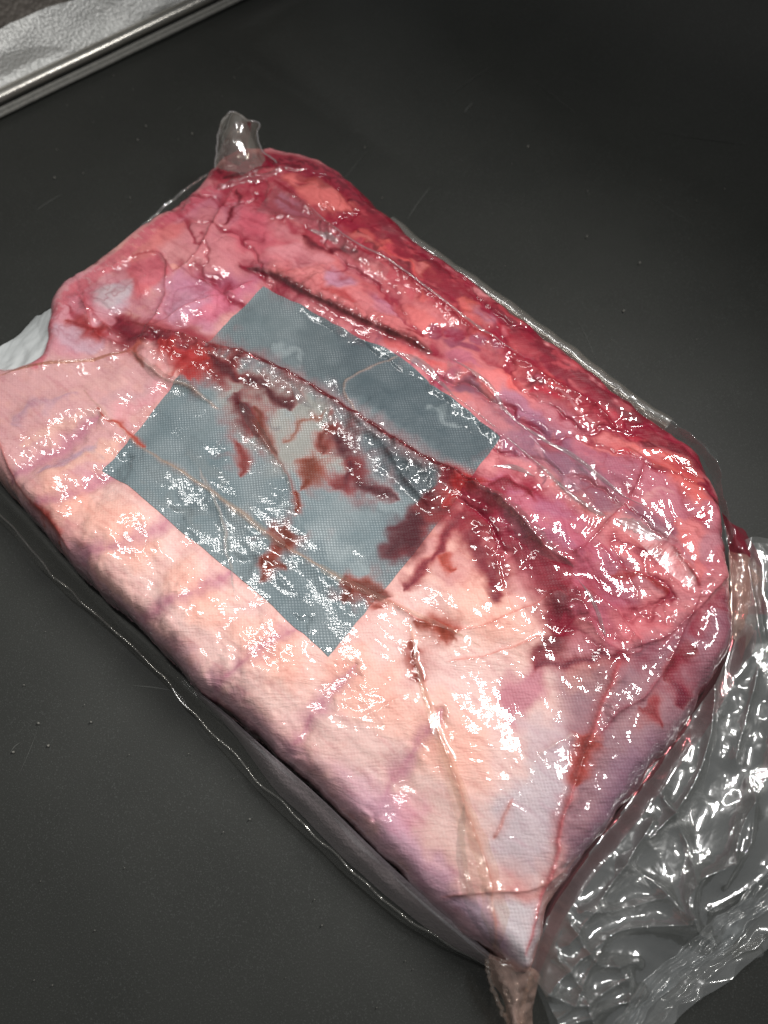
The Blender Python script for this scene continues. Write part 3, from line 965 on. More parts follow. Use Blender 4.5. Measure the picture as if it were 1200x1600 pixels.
for path, h, wl, wr, c, lw in FOLDS:
    if c:
        k = 1.0 if h >= 2.6 else .62
        for T in (TISSUE, CLOTH):
            COLR = T
            stroke(path, lw * 2.4 * k, tuple(.5 * a + .5 * b for a, b in zip(c, (206, 140, 140))), 1.0, .40 * k, .8)
            stroke(path, lw * .8 * k, c, .9, .8 * k, .4)
        COLR = TISSUE

BLOOD = (104, 18, 38)
pool([(640, 792), (672, 772), (706, 782), (694, 812), (668, 834), (654, 868), (628, 882), (596, 876), (588, 858), (612, 846), (600, 822), (628, 812)], (132, 60, 40), 5, .8)
pool([(644, 796), (672, 778), (700, 788), (688, 808), (660, 830), (646, 862), (624, 874), (602, 868), (620, 848), (608, 824), (632, 816)], BLOOD, 5, .95)
stain([(662, 770), (690, 790), (705, 800)], [16, 26, 20], BLOOD)
stain([(690, 740), (735, 790), (742, 840), (768, 890), (772, 936)], [26, 30, 24, 30, 16], (166, 26, 52))
stain([(735, 800), (700, 830), (680, 860), (655, 890), (628, 920)], [14, 16, 12, 14, 10], (172, 38, 52), .5)
stain([(690, 860), (698, 885), (712, 890)], [8, 7, 5], (196, 90, 70), .8)
stain([(740, 780), (790, 850), (850, 900), (880, 930), (866, 990), (838, 1042)], [14, 20, 28, 40, 30, 16], (150, 20, 48))
stain([(838, 1042), (880, 1036), (930, 1024), (975, 1022)], [16, 12, 10, 12], (160, 34, 58))
stain([(760, 770), (800, 762), (828, 782)], [10, 14, 18], (176, 32, 54), .6)
stain([(690, 790), (720, 760), (760, 762)], [10, 12, 10], (190, 50, 64), .7)
stain([(512, 662), (530, 692), (548, 722), (572, 758), (606, 768), (622, 782)], [16, 22, 20, 22, 16, 8], BLOOD)
stain([(550, 720), (538, 748), (524, 764)], [18, 20, 12], (124, 36, 46))
stain([(512, 660), (505, 690), (500, 702)], [14, 12, 8], (130, 60, 52), .6)
stain([(318, 565), (345, 578), (400, 602), (440, 628), (455, 648)], [36, 26, 18, 26, 10], (108, 22, 34))
stain([(350, 590), (372, 560), (380, 545)], [14, 12, 10], (112, 30, 36))
stain([(365, 615), (385, 650), (405, 690)], [10, 22, 10], (120, 34, 40), .5)
stain([(372, 690), (384, 712), (370, 742)], [22, 16, 6], (150, 60, 60), .6)
stain([(396, 640), (412, 680), (430, 710)], [10, 14, 8], (124, 66, 48), .8, .8)
stain([(488, 712), (492, 732), (476, 752), (466, 764)], [22, 26, 18, 8], (136, 70, 42), .5)
stain([(450, 690), (470, 660), (500, 650)], [4, 5, 4], (150, 96, 66), .8, .6)
stain([(440, 832), (438, 856), (424, 880), (408, 912)], [26, 20, 10, 5], BRN, .5)
stain([(410, 884), (430, 878), (452, 884)], [14, 12, 4], BRN, .5)
stain([(462, 770), (470, 800), (460, 808)], [8, 8, 4], BRN, .6)
stain([(545, 905), (552, 925), (538, 945)], [14, 26, 8], (126, 58, 40), .5)
stain([(560, 915), (590, 925), (602, 935)], [20, 14, 6], (132, 66, 44), .5)
stain([(650, 968), (690, 985), (716, 1000)], [8, 24, 6], (176, 92, 56), .6)
stain([(688, 985), (694, 1005)], [14, 6], (180, 92, 58), .7)
stain([(642, 1000), (648, 1040), (652, 1070)], [6, 18, 6], (164, 70, 40), .5)
stain([(596, 950), (590, 945)], [10, 10], (180, 90, 70), .8)
stain([(180, 500), (212, 528), (240, 532), (300, 548), (340, 552)], [16, 34, 26, 20, 14], (140, 30, 44), .6)
stain([(108, 500), (140, 516), (165, 520)], [10, 18, 14], (180, 60, 70), .7)
stain([(255, 545), (290, 570), (312, 575), (300, 595)], [18, 34, 30, 12], (196, 56, 62), .7)
stain([(210, 545), (216, 560), (222, 575)], [12, 8, 5], (190, 110, 90), .7)
stain([(150, 642), (185, 665), (225, 695)], [3, 6, 8], (206, 100, 80), .7)
stain([(330, 562), (350, 580), (372, 598)], [20, 20, 14], (116, 26, 36))
stain([(45, 790), (75, 822), (100, 850)], [8, 16, 8], (190, 80, 70), .7)
stain([(1050, 1045), (1058, 1070), (1062, 1100)], [10, 14, 8], (164, 46, 70), .6)
stain([(994, 1100), (1014, 1115), (1032, 1132)], [6, 16, 6], (168, 56, 72), .6)
stain([(1085, 1010), (1050, 1046), (1040, 1060)], [8, 10, 6], (150, 50, 72), .7)
stain([(1092, 745), (1120, 790), (1132, 840), (1128, 870)], [10, 12, 14, 8], (140, 30, 48), .6)
stain([(1000, 690), (1040, 700), (1085, 720), (1110, 745)], [14, 10, 12, 8], (150, 30, 50), .6)
stain([(1140, 880), (1142, 960), (1136, 1040), (1094, 1108), (1044, 1180), (990, 1252), (930, 1326)], [12, 12, 14, 12, 9, 8, 6], (140, 40, 56), .6)
stain([(920, 1150), (900, 1200), (893, 1230)], [14, 16, 8], (190, 90, 84), .8)
stain([(800, 850), (850, 880), (880, 925)], [16, 20, 16], (176, 40, 60), .7)
stain([(960, 900), (1010, 910), (1040, 925)], [5, 8, 5], (196, 70, 76), .7)
stain([(420, 262), (395, 262), (372, 275), (352, 290)], [12, 24, 22, 12], (112, 16, 36), .5)
stain([(372, 300), (366, 330), (352, 352)], [10, 12, 8], (160, 36, 56), .6)
stain([(470, 375), (510, 390), (560, 402)], [10, 14, 8], (150, 28, 50), .6)
stain([(545, 310), (590, 340), (606, 352)], [8, 12, 12], (120, 30, 46), .6)

# --- rims: lean meat shows along the far edge, grey membrane along the near one
def rim(u_px, depth, c, op, seed, thr=0.0, sc=120):
    P = uv(u_px)
    sl, d, sd, wd, tt = stroke_field(P, np.full(len(P), .01), depth * PXM * 1.6, .6)
    n = fbm(GU[sl] * sc, GV[sl] * sc * 2.2, seed, 4, .6)
    a = (1 - sstep(.55, 1.15, d / (depth * PXM))) * sstep(thr - .25, thr + .25, n) * op
    blend(sl, a, lin(*c))


FAR = [(560, 306), (605, 347), (650, 385), (700, 422), (750, 459), (800, 502), (850, 538), (900, 577), (950, 617), (1000, 652), (1045, 687), (1090, 720)]
rim(FAR, 40, (150, 36, 58), .75, 501, -.25, 34)
rim(FAR, 24, (120, 20, 44), .8, 502, -.1, 38)
rim(FAR, 44, (196, 96, 98), .65, 503, .5, 42)
TOPR = [(345, 272), (372, 258), (420, 251), (470, 259), (520, 278), (560, 305)]
rim(TOPR, 26, (150, 40, 62), .9, 505, -2)
rim(TOPR, 18, (104, 18, 40), .8, 506, .1)
LEFTR = [(60, 570), (80, 500), (130, 440), (180, 408), (230, 373), (280, 335), (330, 298)]
rim(LEFTR, 16, (206, 112, 122), .8, 507, -.4)
RGT = [(1090, 720), (1120, 770), (1133, 830), (1141, 900), (1144, 1000), (1132, 1048), (1092, 1110)]
rim(RGT, 20, (140, 40, 58), .85, 508, -.5)
NEAR = [(30, 788), (80, 848), (130, 902), (180, 948), (225, 992), (270, 1036), (315, 1085), (400, 1150), (490, 1236), (552, 1296), (615, 1358), (685, 1424), (735, 1470)]
rim(NEAR, 20, (214, 172, 180), .7, 509, -.4, 60)
rim(NEAR, 8, (196, 164, 172), .6, 510, -.2, 60)

# --- fibres and fine veining of the tissue
fib = fbm(GU * 60, GV * 260, 601, 4, .6)
vein = 1 - np.abs(fbm(GU * 48 + 60 * WU, GV * 62 + 60 * WV, 611, 3, .5)) * 9
upper = sstep(-.02, .05, GV - .02 - .25 * GU)
a = np.clip(fib, 0, 1) * .35
TISSUE[:] = TISSUE * (1 - a[..., None]) + TISSUE * np.array([1.12, 1.06, 1.04]) * a[..., None]
a = np.clip(-fib, 0, 1) * .45
TISSUE[:] = TISSUE * (1 - a[..., None]) + TISSUE * np.array([.78, .55, .62]) * a[..., None]
a = np.clip(vein, 0, 1) * (.18 + .30 * upper) * np.clip(.3 + fbm(GU * 16, GV * 16, 621, 2), 0, 1)
TISSUE[:] = TISSUE * (1 - a[..., None]) + lin(150, 34, 56) * a[..., None]
TISSUE[:] = np.clip(np.clip(TISSUE, 0, 1) ** 1.10 * np.array([1.0, 1.03, 1.03]) * .94, 0, .88)
CLOTH[:] = (CLOTH * np.array([.96, .88, .81])) ** 1.14 * .98

# --- muscle lobes: creases between them, and every hollow tinted crimson as juice and painted shade
def box(A, k):
    for ax in (0, 1):
        P_ = np.concatenate([np.repeat(np.take(A, [0], ax), k + 1, ax), A, np.repeat(np.take(A, [-1], ax), k, ax)], ax)
        c = np.cumsum(P_, ax)
        n_ = A.shape[ax]
        A = (np.take(c, np.arange(2 * k + 1, 2 * k + 1 + n_), ax) - np.take(c, np.arange(n_), ax)) / (2 * k + 1)
    return A


lobe_d = sdf(uv([(720, 740), (800, 720), (960, 700), (1120, 780), (1130, 880), (1080, 950), (1010, 1020), (930, 1030), (870, 1030), (850, 930), (760, 850)]), GU, GV)
lean = np.clip(sstep(-.02, .05, GV - .045 + .10 * GU) + sstep(-.012, .012, lobe_d), 0, 1)
lean2 = np.clip(lean + .5 * sstep(-.13, -.18, GU) * sstep(-.02, .04, GV), 0, 1)
pin = np.ones_like(GU)
pin_d = sdf(uv([(412, 447), (780, 690), (514, 1027), (160, 733)]), GU, GV)
pin = 1 - .85 * sstep(-.006, .004, pin_d)
m1 = fbm(GU * 8 + 30 * WU, GV * 19 + 30 * WV, 801, 2, .35)
m2 = fbm(GU * 17 + 5 + 25 * WU, GV * 30 + 25 * WV, 811, 2, .4)
val = np.exp(-(m1 / .05) ** 2) * 1.3 + np.exp(-(m2 / .05) ** 2) * .35
H += (-val * .0009 + (np.abs(m1) * .0045 + np.abs(m2) * .0008)) * lean2 * pin
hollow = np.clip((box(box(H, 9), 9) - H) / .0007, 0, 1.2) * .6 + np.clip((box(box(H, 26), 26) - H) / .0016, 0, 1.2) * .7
lum = TISSUE.mean(-1, keepdims=True)
org = np.clip((TISSUE[..., 1:2] - TISSUE[..., 2:3]) / (lum + .05) * 2.2, 0, 1)
TISSUE[..., 2:3] += org * .55 * np.clip(TISSUE[..., 1:2] - TISSUE[..., 2:3], 0, 1)
TISSUE[..., 1:2] *= 1 - .10 * org * (1 + lean[..., None])
TISSUE[:] = TISSUE * (1 - lean[..., None] * (1 - np.array([.88, .60, .71])))
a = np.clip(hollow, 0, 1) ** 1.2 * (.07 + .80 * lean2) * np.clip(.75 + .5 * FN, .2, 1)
TISSUE[:] = TISSUE * (1 - a[..., None]) + lin(132, 6, 40) * a[..., None]  # crimson follows concavity: pooled juice and shading in one colour
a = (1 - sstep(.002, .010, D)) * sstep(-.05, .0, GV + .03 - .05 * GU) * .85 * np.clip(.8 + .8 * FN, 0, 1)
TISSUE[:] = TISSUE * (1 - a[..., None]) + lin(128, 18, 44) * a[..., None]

# --- assemble the slab ---------------------------------------------
Hs = H * sstep(0.0, 1.0, D / (0.006 + 0.008 * near))
ZS = np.where(D > 0, np.maximum(0.0445 * PROF + Hs * sstep(0, .9, PROF), 0.0), -0.003)
WX, WY = to_world(GU, GV)


def zsamp(X, Y, Z=None):
    """height of the slab at world points"""
    Z = ZS if Z is None else Z
    X, Y = np.asarray(X), np.asarray(Y)
    u = (X - OC[0]) * EU[0] + (Y - OC[1]) * EU[1]
    v = (X - OC[0]) * EV[0] + (Y - OC[1]) * EV[1]
    return bilin(Z, u, v)


pack = tag(empty('beef_pack', (float(OC[0]), float(OC[1]), 0.0)),
           'slab of red and fatty beef vacuum-packed in clear crinkled plastic on the black mat', 'packed meat')
ORG = np.array([OC[0], OC[1], 0.0])
M_BEEF = wrapped_material('beef_under_film', ANG, 0.16, 0.55)
M_CLOTH = wrapped_material('grey_cloth_under_film', ANG, 0.40, 0.22)


def build_slab():
    keep = D > -STEP * 1.5
    idx = -np.ones(D.shape, int)
    F = grid_faces(nu, nv)
    k = keep.ravel()
    F = F[k[F].all(1)]
    used = np.zeros(nu * nv, bool)
    used[F.ravel()] = True
    mp = np.cumsum(used) - 1
    V = np.stack([WX - ORG[0], WY - ORG[1], ZS], -1).reshape(-1, 3)[used]
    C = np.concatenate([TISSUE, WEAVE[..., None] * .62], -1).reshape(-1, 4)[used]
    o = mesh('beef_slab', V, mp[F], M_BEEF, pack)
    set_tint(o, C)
    return o


build_slab()


def build_cloth():
    top = catmull(uv([(412, 447), (470, 480), (560, 530), (622, 560), (690, 615), (780, 690)]), 320)
    bot = catmull(uv([(160, 733), (210, 768), (290, 836), (388, 916), (450, 972), (514, 1027)]), 320)
    s = np.linspace(0, 1, 260)[None, :, None]
    wob = 0.0003 * np.sin(np.linspace(0, 40, 320))[:, None, None] * 0
    UVp = top[:, None, :] * (1 - s) + bot[:, None, :] * s + wob
    bulge = np.sin(np.pi * s[..., 0])
    UVp[..., 0] += 0.0012 * bulge * (np.linspace(-1, 1, 320)[:, None])
    UVp[..., 0] += .0005 * perlin(UVp[..., 0] * 110, UVp[..., 1] * 110, 3)
    UVp[..., 1] += .0007 * perlin(UVp[..., 0] * 90, UVp[..., 1] * 90, 4)
    u, v = UVp[..., 0], UVp[..., 1]
    x, y = to_world(u, v)
    z = bilin(ZS, u, v) + 0.00035
    V = np.stack([x - ORG[0], y - ORG[1], z], -1).reshape(-1, 3)
    o = mesh('cloth_patch', V, grid_faces(320, 260)[:, ::-1], M_CLOTH, pack)
    set_tint(o, np.concatenate([bilin(CLOTH, u, v), np.clip(bilin(CLOTH, u, v)[..., 1:2] * 5.5, .12, 1)], -1).reshape(-1, 4))
    return o


build_cloth()

# ------------------------------------------------------------------ loose film of the bag
M_CLEAR = film_material('clear_film')
M_MILK = film_material('milky_film', (0.9, 0.92, 0.92), 0.30, (0.72, 0.75, 0.76), 0.14, 0.10, 0.0006, 90)
M_SEAL = film_material('seal_film', (0.92, 0.94, 0.94), 0.10, (0.78, 0.81, 0.82), 0.10, 0.10, 0.0008, 60, True)
M_REDF = film_material('bloody_film', (0.78, 0.42, 0.44), 0.06, (0.45, 0.06, 0.08), 0.10, 0.07)
M_EAR = film_material('ear_film', (0.86, 0.82, 0.76), 0.17, (0.62, 0.56, 0.50), 0.13, 0.09, 0.0008, 60)
M_TUBE = film_material('tube_film', (0.86, 0.85, 0.80), 0.10, (0.62, 0.61, 0.55), 0.16, 0.14)
M_SKIRT = film_material('skirt_film', (0.90, 0.89, 0.86), 0.05, (0.62, 0.60, 0.57), 0.22, 0.09)
M_BRIDGE = film_material('bridging_film', (0.985, 0.98, 0.98), 0.03, (0.8, 0.78, 0.78), 0.04, 0.06)
M_PALE = film_material('pale_film', (0.9, 0.92, 0.92), 0.80, (0.80, 0.83, 0.82), 0.14, 0.08, 0.0010, 160)
M_BAG = film_material('bag_film', (0.95, 0.95, 0.94), 0.085, (0.8, 0.82, 0.80), 0.19, 0.06, 0.0008, 45)
M_MARGIN = film_material('margin_film', (0.90, 0.90, 0.87), 0.04, (0.75, 0.75, 0.72), 0.16, 0.10)
M_ORANGE = film_material('orange_film', (0.97, 0.86, 0.80), 0.22, (0.84, 0.54, 0.44), 0.10, 0.06)
M_GORE = film_material('crimson_film', (0.75, 0.35, 0.38), 0.55, (0.26, 0.02, 0.04), 0.12, 0.05)
M_BEIGE = film_material('beige_film', (0.99, 0.955, 0.92), 0.06, (0.90, 0.74, 0.66), 0.05, 0.05)
M_CREASE = film_material('creased_film', (0.95, 0.93, 0.93), 0.10, (0.85, 0.82, 0.82), 0.22, 0.05)  # milk keeps creases pale in any light, standing in for their highlights
M_BRNF = film_material('brown_film', (0.90, 0.78, 0.68), 0.05, (0.60, 0.40, 0.28), 0.10, 0.07)


def sheet(name, rails, n, m, mat, amp=0.0, freq=60.0, seed=1, on_slab=False, parent=None, edge=0.25, sharp=1.0, zmin=0.0006, folds=(), fine=0.0, lift=0.0):
    """a piece of loose film lofted through rails given as (px, py, height)"""
    R_ = [catmull(pts(r, 0.0), n) for r in rails]
    R_ = np.array(R_)                                  # rails x n x 3
    G = np.array([catmull(R_[:, i], m) for i in range(n)])
    X, Y = G[..., 0], G[..., 1]
    if amp:
        c = crumple(X, Y, seed, 9, freq)
        sm = fbm(X * freq * .5, Y * freq * .5, seed, 3)
        s = np.linspace(0, 1, m)[None, :]
        e = sstep(0, edge, s) if edge else 1.0
        h = amp * (sharp * c + (1.2 - sharp) * sm) * e
        G[..., 2] += h + lift * amp * e
        G[..., 0] += 0.35 * amp * fbm(X * freq, Y * freq, seed + 5, 2) * e
        G[..., 1] += 0.35 * amp * fbm(X * freq, Y * freq, seed + 6, 2) * e
    if fine:
        G[..., 2] += fine * crumple(X, Y, seed + 9, 8, freq * 2.4)
    for path, hm, wp in folds:
        P = catmull(pts(path, 0.012)[:, :2], 40)
        best = np.full(X.shape, 1e9)
        for a_, b_ in zip(P[:-1], P[1:]):
            e_ = b_ - a_
            hh = np.clip(((X - a_[0]) * e_[0] + (Y - a_[1]) * e_[1]) / (e_ @ e_), 0, 1)
            best = np.minimum(best, np.hypot(X - a_[0] - e_[0] * hh, Y - a_[1] - e_[1] * hh))
        G[..., 2] += hm * MM * np.exp(-best / (wp * PXM))
    zz = G[..., 2]
    G[..., 2] = np.where(zz < zmin, zmin + 0.12 * (zmin - zz), zz)
    if on_slab:
        G[..., 2] = np.maximum(G[..., 2], zsamp(G[..., 0], G[..., 1]) + on_slab)
    o = mesh(name, (G - ORG).reshape(-1, 3), grid_faces(n, m), mat, parent or pack)
    return o


# long loose end of the bag, lower right
A0 = [(1146, 850, .026), (1139, 930, .026), (1140, 1010, .024), (1100, 1088, .022), (1036, 1178, .020), (966, 1274, .020), (897, 1362, .020), (858, 1424, .018), (828, 1518, .014)]
A1 = [(1196, 850, .020), (1200, 940, .020), (1196, 1050, .018), (1150, 1160, .016), (1080, 1260, .016), (1010, 1340, .016), (950, 1420, .014), (900, 1490, .012), (850, 1570, .010)]
A2 = [(1270, 880, .020), (1290, 980, .022), (1270, 1120, .022), (1220, 1240, .022), (1150, 1330, .020), (1080, 1400, .018), (1010, 1470, .014), (940, 1550, .012), (880, 1640, .008)]
A3 = [(1340, 920, .010), (1380, 1040, .010), (1350, 1190, .010), (1270, 1320, .010), (1190, 1405, .010), (1110, 1478, .008), (1040, 1530, .006), (980, 1600, .005), (930, 1690, .004)]
A4 = [(1400, 960, .004), (1440, 1080, .004), (1400, 1250, .005), (1310, 1380, .006), (1215, 1462, .007), (1140, 1520, .006), (1080, 1560, .005), (1030, 1620, .004), (980, 1720, .003)]
bag_end = sheet('bag_end', [A0, A1, A2, A3, A4], 460, 340, M_BAG, 0.0070, 15.0, 8, edge=.10, fine=0.0018, lift=.8, folds=[
    ([(1143, 900), (1162, 1010), (1152, 1100), (1130, 1190)], 7, 14), ([(1180, 880), (1190, 1000), (1184, 1100), (1192, 1190)], 7, 12),
    ([(1100, 1060), (1090, 1160), (1060, 1240), (1000, 1310)], 8, 12), ([(1152, 1230), (1140, 1330), (1062, 1380), (1055, 1435), (1100, 1470)], 7, 12),
    ([(1000, 1290), (940, 1385), (880, 1470)], 6, 12), ([(1055, 1440), (960, 1450), (900, 1490), (850, 1540)], 8, 12),
    ([(1200, 1170), (1140, 1280), (1110, 1380)], 6, 10), ([(1020, 1250), (1060, 1330), (1056, 1430)], 6, 9), ([(960, 1350), (1010, 1380), (1050, 1430)], 5, 9),
    ([(1215, 1290), (1170, 1370), (1090, 1420)], 6, 12), ([(900, 1420), (950, 1420), (1020, 1400)], 5, 8), ([(845, 1545), (900, 1560), (965, 1525)], 7, 10), ([(860, 1600), (920, 1575), (1000, 1550)], 7, 9), ([(862, 1490), (895, 1535), (915, 1600)], 6, 9), ([(838, 1590), (880, 1565), (930, 1470)], 6, 8), ([(950, 1500), (975, 1540), (960, 1590)], 5, 8), ([(880, 1440), (925, 1500), (990, 1500)], 6, 8)])
sheet('under_film', [[(p[0] + 4, p[1] + 2, .004) for p in A0], [(p[0], p[1], .004) for p in A1], [(p[0] - 6, p[1] - 4, .006) for p in A2], [(p[0] - 10, p[1] - 12, .003) for p in A3],
                    [(p[0] - 8, p[1] - 14, .002) for p in A4]], 200, 140, M_CLEAR, 0.0035, 22.0, 19, edge=.1)


def offs(a, b, t):
    return [(p[0] * (1 - t) + q[0] * t, p[1] * (1 - t) + q[1] * t, p[2] * (1 - t) + q[2] * t) for p, q in zip(a, b)]


# heat-sealed rim: a milky band with ripples that run along it, and a scalloped outer edge
def seal(name, r0, r1, n, m, mat, waves, amp, lift, seed, scallop=0.0):
    a_, b_ = catmull(pts(r0, 0.0), n), catmull(pts(r1, 0.0), n)
    t = np.linspace(0, 1, m)[None, :, None]
    G = a_[:, None] * (1 - t) + b_[:, None] * t
    q = np.linspace(0, 1, n)[:, None]
    out = (b_ - a_)
    out[:, 2] = 0
    out /= np.linalg.norm(out, axis=1)[:, None]
    wv = .0022 * perlin(q * 16 + t[..., 0] * .8, q * 0 + t[..., 0], seed) + .0010 * perlin(q * 44, q * 0 + t[..., 0] * 3, seed + 1)
    G[..., :2] += out[:, None, :2] * wv[..., None]
    if scallop:
        sc = scallop * (np.abs(((q * 17 + .6 * perlin(q * 6, q * 0, seed + 4)) % 1.0) - .5) * 2 - .5) * t[..., 0] ** 3
        G[..., :2] += out[:, None, :2] * sc[..., None]
    ph = t[..., 0] * waves * 2 * np.pi + 2.2 * perlin(q * 10, q * 0 + t[..., 0] * 1.5, seed + 2)
    G[..., 2] += lift + amp * np.sin(ph) * (.5 + .7 * perlin(q * 12, t[..., 0] * 2, seed + 3)) + .0022 * perlin(q * 22, t[..., 0] * 2.5, seed + 6)
    G[..., 2] = np.maximum(G[..., 2], .0012)
    o = mesh(name, (G - ORG).reshape(-1, 3), grid_faces(n, m), mat, pack)
    o.parent = bag_end
    return o


seal('seal_band', offs(A2, A3, .62), offs(A3, A4, .25), 360, 60, M_SEAL, 5, .0012, .004, 23)
seal('seal_band', offs(A3, A4, .30), A4, 360, 40, M_MARGIN, 2, .0014, .003, 29, .0040)
sheet('film_flap', [[(p[0] - 3, p[1] - 2, p[2] + .001) for p in A0[1:]], [(p[0] + 4, p[1] + 2, p[2]) for p in offs(A0, A1, .15)[1:]], [(p[0], p[1], p[2]) for p in offs(A0, A1, .38)[1:]]], 220, 30, M_REDF, .0012, 30.0, 87, edge=.1)
# ruffled flaps on the right-hand corner
sheet('film_flap', [[(985, 640, .030), (1040, 672, .034), (1092, 708, .034), (1120, 770, .032), (1136, 850, .030)],
                    [(1010, 638, .032), (1062, 664, .042), (1112, 712, .046), (1134, 780, .040), (1150, 850, .030)],
                    [(1030, 648, .026), (1080, 690, .036), (1124, 712, .040), (1130, 800, .030), (1178, 856, .020)]], 120, 50, M_CLEAR, 0.0035, 60.0, 31, edge=.1)
sheet('film_flap', [[(1128, 800, .026), (1138, 850, .028), (1142, 900, .026), (1146, 950, .022)],
                    [(1146, 820, .030), (1160, 856, .034), (1168, 890, .030), (1170, 960, .024)],
                    [(1160, 824, .018), (1184, 858, .024), (1192, 900, .022), (1200, 960, .016)]], 110, 60, M_GORE, 0.0040, 45.0, 37, edge=.1)
sheet('film_flap', [[(1138, 862, .030), (1140, 900, .032), (1140, 950, .030), (1136, 1000, .028)],
                    [(1158, 866, .036), (1168, 900, .036), (1160, 950, .034), (1150, 1000, .026)],
                    [(1178, 870, .028), (1196, 910, .026), (1186, 960, .022), (1160, 1030, .016)]], 110, 60, M_ORANGE, 0.0036, 45.0, 39, edge=.05)
# clear tube-like margin along the far long edge
def tube(name, px, z, rad, mat, wob=.0008, seed=1, n=220):
    P = catmull(pts(px, z), n)
    g = np.linspace(0, 14, n)
    P[:, 0] += wob * perlin(g, g * 0, seed)
    P[:, 1] += wob * perlin(g, g * 0, seed + 1)
    P[:, 2] += wob * .6 * perlin(g * 1.7, g * 0, seed + 2)
    return strip(name, P - ORG, tube_prof(rad, 0, 14), mat, pack, True)


FARE = [(606, 352), (655, 392), (710, 430), (765, 468), (830, 515), (890, 560), (950, 606), (1000, 643), (1040, 668)]
tube('film_margin', [(x + 5, y - 5) for x, y in FARE], .0190, .0046, M_TUBE, .0012, 3)
tube('film_margin', [(x - 22, y + 10) for x, y in FARE[1:-1]], .0270, .0020, M_CREASE, .0014, 13)
sheet('film_margin', [[(338, 296, .026), (300, 322, .026), (240, 368, .026), (185, 408, .026), (140, 436, .024)],
                      [(334, 280, .016), (288, 313, .016), (228, 362, .014), (174, 404, .012), (136, 430, .012)],
                      [(336, 264, .004), (280, 303, .003), (218, 356, .003), (165, 402, .003), (132, 428, .003)]], 120, 20, M_MARGIN, 0.0008, 60.0, 43, edge=.1)
tube('film_margin', [(338, 264), (280, 304), (219, 357), (166, 402), (134, 428)], .0025, .0012, M_CREASE, .0012, 23)
# standing ear at the far corner
sheet('film_ear', [[(332, 284, .036), (368, 276, .044), (410, 262, .044), (450, 262, .036)],
                   [(337, 252, .044), (366, 246, .054), (402, 246, .050), (428, 252, .036)],
                   [(340, 215, .052), (364, 214, .064), (390, 214, .058), (406, 228, .044)],
                   [(346, 190, .056), (362, 182, .068), (386, 192, .064), (402, 206, .050)],
                   [(358, 178, .058), (366, 174, .068), (388, 186, .064), (406, 192, .052)]], 80, 90, M_EAR, 0.0030, 48.0, 47, edge=.1)
tube('film_ear', [(336, 262), (341, 212), (351, 184), (366, 175), (385, 187), (404, 192), (402, 208), (408, 232), (432, 254)], .055, .0007, M_CREASE, .0010, 33)
sheet('film_ear', [[(338, 282, .036), (362, 276, .040), (395, 262, .042)],
                   [(346, 232, .048), (368, 222, .056), (388, 226, .052)],
                   [(366, 192, .060), (378, 188, .066), (394, 192, .062)]], 60, 70, M_REDF, 0.0026, 60.0, 53, edge=.1)
# empty pale corner of the bag at the left
sheet('film_corner', [[(80, 482, .036), (82, 520, .040), (68, 566, .040), (10, 594, .038), (-40, 608, .036)],
                      [(62, 492, .026), (52, 525, .030), (34, 556, .030), (-4, 572, .026), (-50, 590, .024)],
                      [(56, 492, .018), (30, 524, .020), (2, 541, .020), (-24, 552, .018), (-70, 570, .014)]], 110, 60, M_PALE, 0.0018, 40.0, 61, edge=.1, fine=.0005)
# skirt of clear film under the near long edge
TOPE = [(-30, 735, .032), (40, 806, .034), (130, 908, .034), (225, 998, .034), (320, 1092, .034), (400, 1160, .032), (500, 1248, .030), (615, 1365, .028), (700, 1440, .024), (778, 1505, .018)]
GRND = [(-60, 760, .004), (10, 824, .003), (100, 925, .003), (205, 1015, .003), (300, 1120, .003), (400, 1228, .003), (490, 1318, .003), (600, 1420, .003), (690, 1478, .003), (770, 1516, .003)]
MIDE = [((a[0] * .55 + b[0] * .45), (a[1] * .55 + b[1] * .45), .016) for a, b in zip(TOPE, GRND)]
sheet('film_skirt', [TOPE, MIDE, GRND], 300, 60, M_SKIRT, 0.0034, 20.0, 67, edge=.2, fine=.0006, lift=.5)
M_UNDER = mat_simple('wrapping_cloth', (0.42, 0.36, 0.38), .5, 0, .0003, 500.0, 'TexVoronoi', (0.30, 0.24, 0.27), 90.0)
sheet('cloth_edge', [[(300, 1074, .026), (345, 1108, .026), (410, 1166, .026), (500, 1246, .024), (610, 1352, .022), (700, 1432, .020), (770, 1494, .016)],
                     [(306, 1086, .018), (354, 1130, .018), (415, 1198, .018), (492, 1272, .018), (594, 1370, .016), (690, 1446, .014), (764, 1500, .012)],
                     [(312, 1094, .008), (364, 1150, .006), (424, 1226, .005), (486, 1290, .005), (580, 1380, .005), (680, 1460, .005), (756, 1506, .005)]], 240, 50, M_UNDER, 0.0030, 26.0, 83, edge=.2)
# gathered corner at the bottom
sheet('film_gather', [[(764, 1490, .022), (790, 1500, .028), (830, 1512, .024), (842, 1520, .018)],
                      [(772, 1530, .016), (792, 1532, .026), (815, 1540, .024), (832, 1556, .014)],
                      [(788, 1575, .010), (800, 1580, .020), (815, 1585, .018), (834, 1600, .010)],
                      [(800, 1660, .004), (815, 1660, .010), (835, 1660, .010), (850, 1660, .004)]], 80, 90, M_ORANGE, 0.0052, 45.0, 71, edge=.05, fine=.0014, lift=.6)
for q_, (px_, sd_) in enumerate((([(770, 1496), (790, 1545), (806, 1605)], 51), ([(834, 1515), (820, 1560), (813, 1610)], 53), ([(798, 1502), (808, 1555), (800, 1625)], 55), ([(760, 1498), (770, 1545), (795, 1600)], 57))):
    tube('film_gather', [(x, y, .022 - .006 * k) for k, (x, y) in enumerate(px_)], .02, .0011, (M_CREASE, M_BEIGE)[q_ % 2], .0015, sd_, 80)
